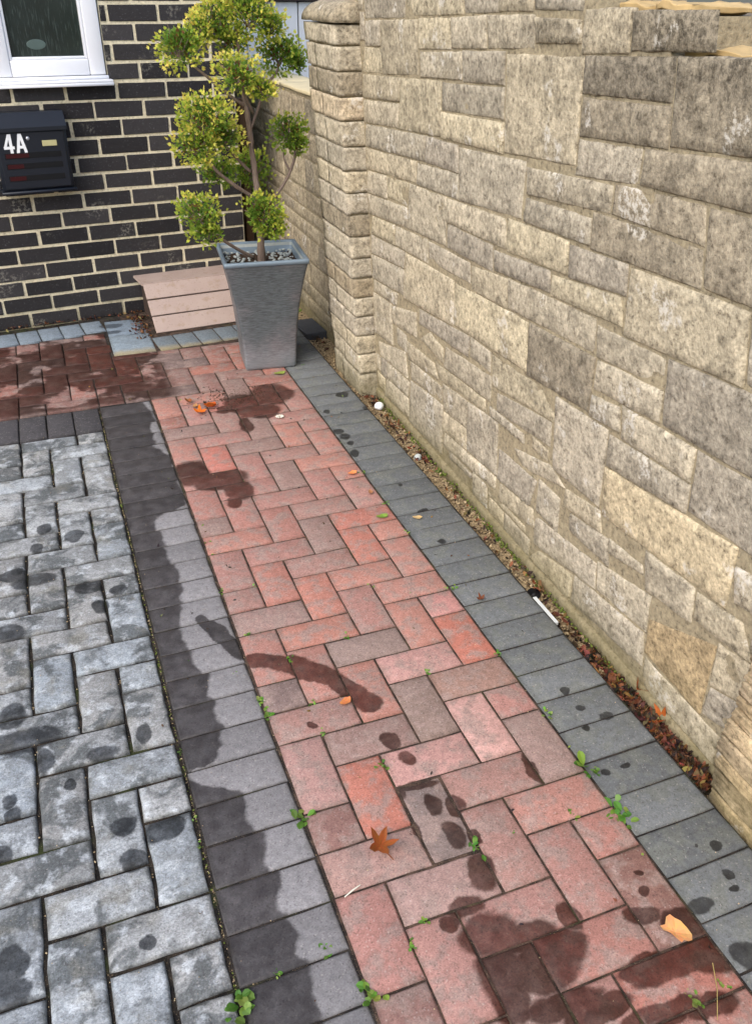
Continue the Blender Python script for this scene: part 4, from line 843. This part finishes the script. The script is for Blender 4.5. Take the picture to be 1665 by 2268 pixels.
TB = Vector(TRUNK[0][:3]); tree = empty('potted_conifer', TB); tag(tree, 'golden-green conifer pruned into separate pompoms, growing in the grey planter', 'tree')
sub = lambda pts: [(x - TB.x, y - TB.y, z - TB.z, r * .8) for x, y, z, r in pts]
def smooth_path(pts, k=4):
    out = []
    for i in range(len(pts) - 1):
        p0, p1, p2, p3 = (Vector(pts[max(0, min(len(pts) - 1, i + d))]) for d in (-1, 0, 1, 2))
        for j in range(k):
            t = j / k; q = .5 * ((2 * p1) + (-p0 + p2) * t + (2 * p0 - 5 * p1 + 4 * p2 - p3) * t * t + (-p0 + 3 * p1 - 3 * p2 + p3) * t ** 3)
            out.append(q)
    out.append(Vector(pts[-1]))
    return [(q[0] + .004 * noise.noise((q[2] * 20, 1, q[0] * 9)), q[1] + .004 * noise.noise((q[2] * 20, 5, q[1] * 9)), q[2], q[3] * (1 + .18 * noise.noise((q[0] * 30, q[1] * 30, q[2] * 30)))) for q in out]
bm = bmesh.new(); tube(bm, smooth_path(sub(TRUNK)), 10); obj('trunk', bm, M_BARK, tree, True)
for b in BRANCHES:
    bm = bmesh.new(); tube(bm, smooth_path(sub(b)), 7); obj('branch', bm, M_BARK, tree, True)
def spray(P, d, size, colr, quads, rnd):
    """a flat fan of scale leaves, as on a false cypress"""
    d = d.normalized(); side = d.cross(Vector((rnd.uniform(-1, 1), rnd.uniform(-1, 1), rnd.uniform(-1, 1)))).normalized(); up = side.cross(d)
    for a in (-.9, -.45, 0, .45, .9):
        e = (d * math.cos(a) + side * math.sin(a)); l = size * (1.0 if a == 0 else .8 if abs(a) < .6 else .6) * rnd.uniform(.8, 1.2)
        w = e.cross(up) * l * .20; base = P + d * size * .15
        mid = base + e * l * .55 + up * l * rnd.uniform(-.1, .15)
        c = tuple(x * rnd.uniform(.85, 1.15) for x in colr[:3]) + (1,)
        quads.append(([base, mid + w, base + e * l, mid - w], c))
rnd = random.Random(5)
YEL, LIM, GRN, DGR, BRN = lin(240, 230, 120), lin(208, 212, 88), lin(142, 174, 66), lin(82, 122, 50), lin(132, 92, 58)
def mixc(a, b, t): return tuple(a[i] * (1 - t) + b[i] * t for i in range(3)) + (1,)
for ci, (x, y, z, rx, rz) in enumerate(CLUMPS):
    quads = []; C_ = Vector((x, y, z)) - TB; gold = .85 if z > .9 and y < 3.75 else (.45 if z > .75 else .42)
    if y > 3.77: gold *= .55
    nsp = int(78000 * rx * rz) + 170
    lobes = []
    for k in range(15):
        v = Vector((rnd.gauss(0, 1), rnd.gauss(0, 1), rnd.gauss(0, .9))).normalized(); lobes.append((v, rnd.uniform(.70, 1.30)))
    for k in range(nsp):
        v = Vector((rnd.gauss(0, 1), rnd.gauss(0, 1), rnd.gauss(0, 1))).normalized()
        lv, ls = max(lobes, key=lambda q: q[0].dot(v)); rr = (rnd.random() ** .5) * (.42 + .66 * ls * max(0, lv.dot(v)) ** 3) * (1.2 if rnd.random() < .06 else 1)
        P = C_ + Vector((v.x * rx, v.y * rx, v.z * rz)) * rr
        d = (v + Vector((0, 0, .55)) + Vector((rnd.uniform(-.5, .5), rnd.uniform(-.5, .5), rnd.uniform(-.5, .5)))).normalized()
        t = rnd.random()
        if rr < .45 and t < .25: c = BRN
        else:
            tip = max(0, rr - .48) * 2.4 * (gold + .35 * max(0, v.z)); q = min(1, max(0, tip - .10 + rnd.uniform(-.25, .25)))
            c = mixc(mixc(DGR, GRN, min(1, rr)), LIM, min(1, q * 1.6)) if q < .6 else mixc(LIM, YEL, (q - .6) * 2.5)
        spray(P, d, rnd.uniform(.010, .0175), c, quads, rnd)
    # fine twigs inside
    tinted('foliage', quads, M_FOL, tree)
    bm = bmesh.new()
    for k in range(7):
        v = Vector((rnd.gauss(0, 1), rnd.gauss(0, 1), abs(rnd.gauss(0, .8)))).normalized(); e = C_ + Vector((v.x * rx, v.y * rx, v.z * rz)) * .8; s = C_ + Vector((0, 0, -rz * .5))
        m_ = s.lerp(e, .5) + Vector((rnd.uniform(-.01, .01), rnd.uniform(-.01, .01), .01)); tube(bm, [(*s, .003), (*m_, .0024), (*e, .0012)], 4)
    obj('twig', bm, M_BARK, tree)

# timber post in the gap between house corner and low wall
bm = bmesh.new(); bx(bm, -.02, .02, -.03, .03, 0, 1.10, .003); post = obj('timber_post', bm, M_TIMBER); post.location = (.985, 4.80, -.1)
tag(post, 'brown timber post in the gap between the house corner and the low wall', 'post')
# black block in the gravel
bm = bmesh.new(); bx(bm, -.055, .055, -.11, .11, -.06, 0.002, .004, segs=2); kb = obj('kerb_block', bm, plain('black_block', lin(66, 68, 72), .8)); kb.location = (1.108, 4.085, 0); kb.rotation_euler = (0, 0, .05)
tag(kb, 'dark kerb block bridging the gravel gap behind the planter', 'kerb block')

# ---------------------------------------------------------------- weeds
WCOL = [lin(98, 138, 54), lin(114, 152, 62), lin(82, 120, 48), lin(132, 160, 76)]
def leaf_quads(P, ang, elev, L, Wd, c, quads, rnd, curl=.25):
    d = Vector((math.cos(ang) * math.cos(elev), math.sin(ang) * math.cos(elev), math.sin(elev))); s = Vector((-math.sin(ang), math.cos(ang), 0)); up = s.cross(d) * -1
    prev = None
    for t, w in ((0, .12), (.25, .7), (.55, 1.0), (.82, .7), (1, .05)):
        ctr = P + d * L * t - Vector((0, 0, 1)) * L * curl * t * t; a = ctr + s * Wd * w * .5 + Vector((0, 0, Wd * .12 * w)); b = ctr - s * Wd * w * .5 + Vector((0, 0, Wd * .12 * w))
        if prev: quads.append(([prev[0], a, ctr, prev[1]], c)); quads.append(([prev[1], ctr, b, prev[2]], c))
        prev = (a, ctr, b)
rnd = random.Random(9)
SPECIAL = {}
for wi, (x, y, s) in enumerate(WEEDS):
    quads = []; nl = {1: 5, 2: 8, 3: 10, 4: 13, 5: 15}[s]; L0 = {1: .009, 2: .0125, 3: .017, 4: .022, 5: .027}[s]
    two = abs(x - .857) < .03 and abs(y - 1.10) < .05
    base = Vector((0, 0, -.006)); z0 = .0 if x < 1.045 else -.03
    if two: nl = 4; L0 = .042
    for k in range(nl):
        a = rnd.uniform(0, 6.28); off = Vector((rnd.gauss(0, 1) * L0 * .35, rnd.gauss(0, 1) * L0 * .55, 0)); c = tuple(v * rnd.uniform(.75, 1.15) for v in rnd.choice(WCOL)[:3]) + (1,)
        l = L0 * rnd.uniform(.6, 1.15)
        leaf_quads(base + off * (0 if two else 1), a, rnd.uniform(.15, .95), l, l * rnd.uniform(.45, .7), c, quads, rnd)
    o = tinted('weed', quads, M_WEED, None); o.location = (x, y, z0 + .004)
    G_ = 'weeds in the paving joints'
    if two: tag(o, 'two-leaved green weed at the slate border edge, largest leaves on the path', 'weed', G_)
    elif x > 1.045:
        tag(o, ('leafy green weed in the gravel at the wall foot beyond the white strip, farthest one' if y > 2.75 else 'broad-leaved green weed in the gravel at the wall foot, beside the pale pebble' if (y > 2.4 and s == 4) else 'upright green weed hugging the wall foot just nearer than the broad-leaved one' if y > 2.4 else 'small green weed at the wall foot beside the gravel, halfway along the wall'), 'weed', 'weeds in the gravel strip')
    elif s >= 4 and y > 3.9: tag(o, 'tall green weed growing behind the planter', 'weed', G_)
    elif s >= 4 and y > .98: tag(o, 'bushy green weed in the joint between charcoal border and red blocks, mid-path', 'weed', G_)
    elif s >= 4 and x < .1: tag(o, 'bushy green weed between grey and charcoal blocks at the bottom edge', 'weed', G_)
    elif s >= 4: tag(o, 'bushy green weed at the charcoal and red joint near the bottom edge' if y < .9 else 'bushy green weed at the charcoal and red joint left of the curled maple leaf', 'weed', G_)
    elif x < .08: tag(o, 'tiny green weed in the joint between grey and charcoal blocks', 'weed', 'tiny weeds along the grey panel')
    elif x < .245: tag(o, 'small green weed in the joint between charcoal border and red blocks', 'weed', 'small weeds along the charcoal border')
    elif x > .79: tag(o, 'small green weed along the joint of red blocks and slate border', 'weed', 'small weeds along the slate border')
    else: tag(o, 'tiny green weed in a joint among the red blocks', 'weed', 'tiny weeds among the red blocks')

# ---------------------------------------------------------------- fallen leaves
def dry_leaf(name, loc, outline, size, colr, curl, rz, label, group=None, stem=0.0, tilt=(0, 0), z=.004):
    """crisp fallen leaf: a crumpled sheet over the outline, with thickness of curl"""
    pts = outline; n = len(pts); quads = []
    def H(x, y): return size * (curl * (x * x * .5 + y * y * .4 + .75 * abs(y + .25 * x)) + .10 * noise.noise((x * 2.2 + loc[0] * 9, y * 2.2, loc[1] * 7)))
    rings = []
    for k in (0, .35, .7, 1.0):
        rings.append([Vector((x * k * size, y * k * size, H(x * k, y * k))) for x, y in pts])
    for A, B in zip(rings, rings[1:]):
        for i in range(n):
            c = tuple(v * random.uniform(.86, 1.1) for v in colr[:3]) + (1,)
            quads.append(([A[i], A[(i + 1) % n], B[(i + 1) % n], B[i]] if A is not rings[0] else [A[i], B[(i + 1) % n], B[i]], c))
    if stem:
        for k in range(5):
            a, b = k / 5, (k + 1) / 5; f = lambda t: Vector((-stem * t * .5 - .1 * size, -stem * t, .003 + .004 * math.sin(t * 3))); w = Vector((.0011, 0, .0004))
            quads.append(([f(a) - w, f(a) + w, f(b) + w, f(b) - w], tuple(v * .6 for v in colr[:3]) + (1,)))
    o = tinted(name, quads, M_DRY, None)
    for p in o.data.polygons: p.use_smooth = True
    o.location = (loc[0], loc[1], z); o.rotation_euler = (tilt[0], tilt[1], rz); tag(o, label, 'leaf', group); return o
OVAL = [(math.cos(t) * (1 + .12 * math.sin(3 * t)), .62 * math.sin(t) * (1 + .1 * math.cos(5 * t))) for t in (2 * math.pi * k / 16 for k in range(16))]
STAR = []
for k in range(20):
    t = 2 * math.pi * k / 20; r = 1.0 if k % 4 == 0 else (.42 if k % 4 == 2 else .68); STAR.append((math.cos(t) * r, math.sin(t) * r))
RAG = [(-1.0, .25), (-.62, .38), (-.5, .78), (-.2, .98), (.05, .80), (.4, .62), (.75, .25), (.95, -.15), (.85, -.5), (.55, -.62), (.3, -.55), (.1, -.72), (-.1, -.45), (-.35, -.12), (-.55, .02), (-.8, .02)]
dry_leaf('fallen_leaf', PX['big'], RAG, .030, lin(222, 160, 104), .30, -.35, 'large pale orange leaf lying on wet red blocks at lower right', stem=0, tilt=(.10, .12), z=.010)
dry_leaf('fallen_leaf', PX['maple'], STAR, .033, lin(150, 84, 42), 1.1, .9, 'curled brown maple leaf with a stalk on the red blocks', stem=.05, tilt=(.25, -.2), z=.006)
dry_leaf('fallen_leaf', PX['small'], OVAL, .016, lin(206, 130, 78), .3, .4, 'small orange leaf fragment beside the end of the long damp streak')
dry_leaf('fallen_leaf', PX['o1'], OVAL, .018, lin(222, 140, 84), .5, .2, 'small orange leaf at the slate edge, upper path')
dry_leaf('fallen_leaf', PX['o2'], OVAL, .013, lin(170, 120, 84), .6, 1.2, 'small curled brown leaf just below the orange one at the slate edge')
dry_leaf('fallen_leaf', PX['yel'], OVAL, .016, lin(202, 172, 122), .25, -.3, 'pale yellow leaf lying on the slate border course')
dry_leaf('fallen_leaf', PX['c1'], STAR, .030, lin(212, 112, 28), .7, .3, 'bright orange curled leaf, left of the damp patch below the planter', tilt=(.2, .1), z=.008)
dry_leaf('fallen_leaf', PX['c2'], OVAL, .034, lin(198, 98, 34), .7, .6, 'reddish orange leaf curled against the bright orange one', tilt=(-.2, .3), z=.012)
dry_leaf('fallen_leaf', PX['c3'], OVAL, .020, lin(150, 92, 52), .8, 2.0, 'brown leaf scrap above the orange leaves on the red blocks')
dry_leaf('fallen_leaf', PX['c4'], OVAL, .016, lin(188, 142, 92), .5, .9, 'small tan leaf scrap touching the orange leaves')
dry_leaf('fallen_leaf', PX['br'], STAR, .016, lin(112, 66, 42), .9, .5, 'small dark brown leaf on the slate border, mid-path')
dry_leaf('fallen_leaf', PX['g1'], OVAL, .026, lin(140, 156, 72), .2, .1, 'green leaf lying in front of the planter base')
dry_leaf('fallen_leaf', PX['g2'], OVAL, .020, lin(120, 150, 62), .3, .0, 'small green leaf on an orange block near the slate edge')
dry_leaf('fallen_leaf', PX['chip'], OVAL, .030, lin(186, 146, 104), .5, 1.0, 'tan leaf standing on edge in the gravel by the white strip', tilt=(.9, .3), z=-.012)
dry_leaf('fallen_leaf', (1.105, 1.245), STAR, .034, lin(160, 78, 34), .9, .8, 'upright rust-red curled leaf in the litter at the wall foot', tilt=(.7, .5), z=-.005)
dry_leaf('fallen_leaf', (1.10, 1.14), STAR, .030, lin(170, 88, 36), .9, 2.1, 'second rust-red curled leaf in the litter, nearer the layered pier', tilt=(-.4, .6), z=-.008)
bm = bmesh.new()
for k in range(9):
    t = 2 * math.pi * k / 9; c = Vector((math.cos(t) * .012, math.sin(t) * .010, .006)); bmesh.ops.create_icosphere(bm, subdivisions=1, radius=.006, matrix=Matrix.Translation(c) @ Matrix.Rotation(t, 4, 'Z') @ Matrix.Diagonal((1.3, .6, .5, 1)))
o = obj('fallen_blossom', bm, M_PETAL, None, True); o.location = (PX['flower'][0], PX['flower'][1], 0.001); tag(o, 'small ragged white blossom on the red blocks below the planter', 'blossom')
bm = bmesh.new(); bmesh.ops.create_icosphere(bm, subdivisions=2, radius=.021)
for v in bm.verts: v.co += noise.noise_vector(v.co * 40) * .004; v.co.z *= .8
o = obj('white_pebble', bm, M_WHITE, None, True); o.location = (PX['pebble'][0] - .004, PX['pebble'][1], -.012); tag(o, 'round white pebble in the gravel below the stone pillar', 'pebble')
bm = bmesh.new(); bmesh.ops.create_icosphere(bm, subdivisions=2, radius=.016)
for v in bm.verts: v.co += noise.noise_vector(v.co * 50) * .005
o = obj('white_pebble', bm, M_LINER, None, True); o.location = (1.085, 2.60, -.022); tag(o, 'small pale pebble in the gravel below the green weed by the wall', 'pebble')
bm = bmesh.new(); bx(bm, -.006, .006, -.062, .062, -.01, .002, .001); o = obj('edging_strip', bm, M_WSTRIP); o.location = (1.0535, 1.607, -.006); tag(o, 'short white plastic strip between the slate border and the gravel', 'plastic strip')
bm = bmesh.new(); tube(bm, [(0, 0, -.01, .019), (0, 0, .0, .021), (0, 0, .004, .020), (0, 0, .0045, .013), (0, 0, -.02, .012)], 14); o = obj('drain_pipe_end', bm, M_BLACK, None, True); o.location = (1.070, 1.70, -.022); o.rotation_euler = (.3, -.4, 0); tag(o, 'black pipe end in the gravel beside the white strip', 'pipe')
bm = bmesh.new(); a, b = PX['straw0'], PX['straw1']; tube(bm, [(a[0], a[1], .004, .0009), ((a[0] + b[0]) / 2 + .004, (a[1] + b[1]) / 2, .007, .0009), (b[0], b[1], .004, .0007)], 5); o = obj('straw', bm, M_STRAW); tag(o, 'thin dry straw lying on the red blocks at the lower right corner', 'straw')
bm = bmesh.new(); tube(bm, [(.275, 1.008, .002, .0014), (.295, 1.016, .003, .0018), (.312, 1.022, .002, .0010)], 5)
o = obj('pale_twig', bm, M_PETAL); o.location = (-.045, -.055, 0); tag(o, 'short pale twig in a joint of the red blocks beside the charcoal border', 'twig')

# gravel, leaf litter and crumbs: too many to count
rnd = random.Random(3)
def scatter(name, n, gen, mat, parent, seg=1):
    vs = []; fs = []
    ico = bmesh.new(); bmesh.ops.create_icosphere(ico, subdivisions=seg, radius=1.0); iv = [v.co.copy() for v in ico.verts]; jf = [[v.index for v in f.verts] for f in ico.faces]; ico.free()
    for _ in range(n):
        x, y, z, s = gen(); q = Matrix.Rotation(rnd.uniform(0, 6), 3, Vector((rnd.random(), rnd.random(), rnd.random() + .1)).normalized()); k = Vector((rnd.uniform(.7, 1.3), rnd.uniform(.6, 1.1), rnd.uniform(.5, .9))) * s
        b = len(vs)
        for v in iv: vs.append(q @ Vector((v.x * k.x, v.y * k.y, v.z * k.z)) + Vector((x, y, z)))
        fs.extend([tuple(b + i for i in f) for f in jf])
    o = pyobj(name, vs, fs, mat, parent, True); tag(o, kind='stuff'); return o
def wall_foot(y): return WX + WSL * (y - 1.2) - .022
def g_peb():
    y = rnd.uniform(.4, 4.1); x = rnd.uniform(1.05, wall_foot(y) + .01); s = rnd.choice([.002, .003, .003, .004, .005, .006]); return x, y, -.032 + s * .5 + .010 * noise.noise((x * 9, y * 9, 3.1)), s
scatter('gravel', 2400, g_peb, M_PEB, strip)
def litter(name, n, gen, parent, pal, smin=.006, smax=.018):
    quads = []
    for _ in range(n):
        x, y, z = gen(); s = rnd.uniform(smin, smax); q = Matrix.Rotation(rnd.uniform(0, 6.28), 3, 'Z') @ Matrix.Rotation(rnd.gauss(0, .6), 3, 'X') @ Matrix.Rotation(rnd.gauss(0, .6), 3, 'Y'); P = Vector((x, y, z)); c = tuple(v * rnd.uniform(.6, 1.2) for v in rnd.choice(pal)[:3]) + (1,)
        prev = None; cu = rnd.uniform(-.6, .9)
        for t, w in ((-1, .1), (-.5, .7), (0, .9), (.5, .6), (1, .08)):
            a = P + q @ Vector((t * s, w * s * .5, cu * s * t * t)); b = P + q @ Vector((t * s, -w * s * .5, cu * s * t * t + .15 * s))
            if prev: quads.append(([prev[0], a, b, prev[1]], c))
            prev = (a, b)
    o = tinted(name, quads, M_DRY, parent); tag(o, kind='stuff'); return o
LP = [lin(92, 58, 38), lin(68, 46, 34), lin(126, 86, 56), lin(50, 38, 30), lin(108, 62, 36), lin(148, 108, 72), lin(44, 34, 28)]
def g_lit():
    y = .93 + abs(rnd.gauss(0, .24)); x = rnd.uniform(1.052, wall_foot(min(y, 1.6)) + .004); return x, y, -.030 + rnd.random() * .026 * max(.25, 1.3 - (y - .93) * 1.6)
litter('leaf_litter', 1300, g_lit, strip, LP)
def g_lit2():
    y, x, sp = rnd.choice([(3.16, 1.10, .05), (2.88, 1.09, .06), (2.60, 1.10, .05), (3.93, 1.10, .05), (2.3, 1.10, .4), (1.75, 1.09, .25)]); return x + rnd.gauss(0, .018), y + rnd.gauss(0, sp), -.026 + rnd.random() * .016
litter('leaf_scraps', 300, g_lit2, strip, LP, .005, .013)
def g_lit3():
    if rnd.random() < .6: t = rnd.random(); x = .29 + rnd.gauss(0, .022); y = 4.50 - .34 * t * t; 
    else: x = rnd.uniform(-.5, .33); y = 4.535 + .1 * (x + .228) + rnd.gauss(0, .012)
    return x, y, .002 + rnd.random() * .012
litter('leaf_crumbs', 380, g_lit3, paving, LP, .004, .012)
# grit, moss tufts and crumbs along the joints
def g_crumb():
    k = rnd.random()
    if k < .5: x = -.003 + rnd.gauss(0, .0015); y = rnd.uniform(.4, 3.4); return x, y, -.006, rnd.uniform(.001, .0022)
    if k < .7: x = .209 + rnd.gauss(0, .002); y = rnd.uniform(.4, 3.4); return x, y, -.005, rnd.uniform(.001, .0024)
    i = rnd.randint(-5, -1); x = GX + GP * i + rnd.gauss(0, .002); y = rnd.uniform(.5, 3.1); return x, y, -.005, rnd.uniform(.001, .0024)
scatter('joint_grit', 900, g_crumb, M_PEB, paving)
def g_spk(): return rnd.uniform(-.45, 1.04), rnd.uniform(.5, 3.4), .0012, rnd.uniform(.0007, .0016)
scatter('loose_grit', 420, g_spk, M_PEB, paving)
def g_moss():
    k = rnd.random()
    if k < .4: return -.003 + rnd.gauss(0, .0018), rnd.uniform(.4, 3.4), -.007, rnd.uniform(.0015, .003)
    if k < .7: return .209 + rnd.gauss(0, .002), rnd.uniform(.4, 3.4), -.006, rnd.uniform(.0018, .003)
    r = rnd.randint(-3, 26); return rnd.uniform(.21, .84), RY + RP * r + rnd.gauss(0, .0015), -.006, rnd.uniform(.0016, .003)
M_MOSS = plain('joint_moss', lin(98, 110, 46), .95, var=.4, sc=200)
scatter('joint_moss', 700, g_moss, M_MOSS, paving)
# brown soil washed out below the planter
def g_soil():
    x = .56 + rnd.gauss(0, .09); y = 3.33 + rnd.gauss(0, .06); return x, y, .001, rnd.uniform(.001, .004)
scatter('washed_soil', 420, g_soil, M_SOIL, paving)
# scraps and seeds blown over the upper path
def g_bits():
    y = rnd.uniform(1.9, 3.9) if rnd.random() < .8 else rnd.uniform(.6, 1.9); return rnd.uniform(-.05, 1.03), y, .002
litter('blown_scraps', 150, g_bits, paving, LP + [lin(60, 52, 44), lin(44, 38, 34), lin(110, 120, 60)], .002, .0065)
# moss cushions in the angle between gravel and wall
def g_foot():
    y = rnd.uniform(.95, 3.15); return wall_foot(y) + rnd.gauss(.004, .006), y, -.026 + abs(rnd.gauss(0, .008)), rnd.uniform(.002, .006)
scatter('foot_moss', 520, g_foot, M_MOSS, strip)
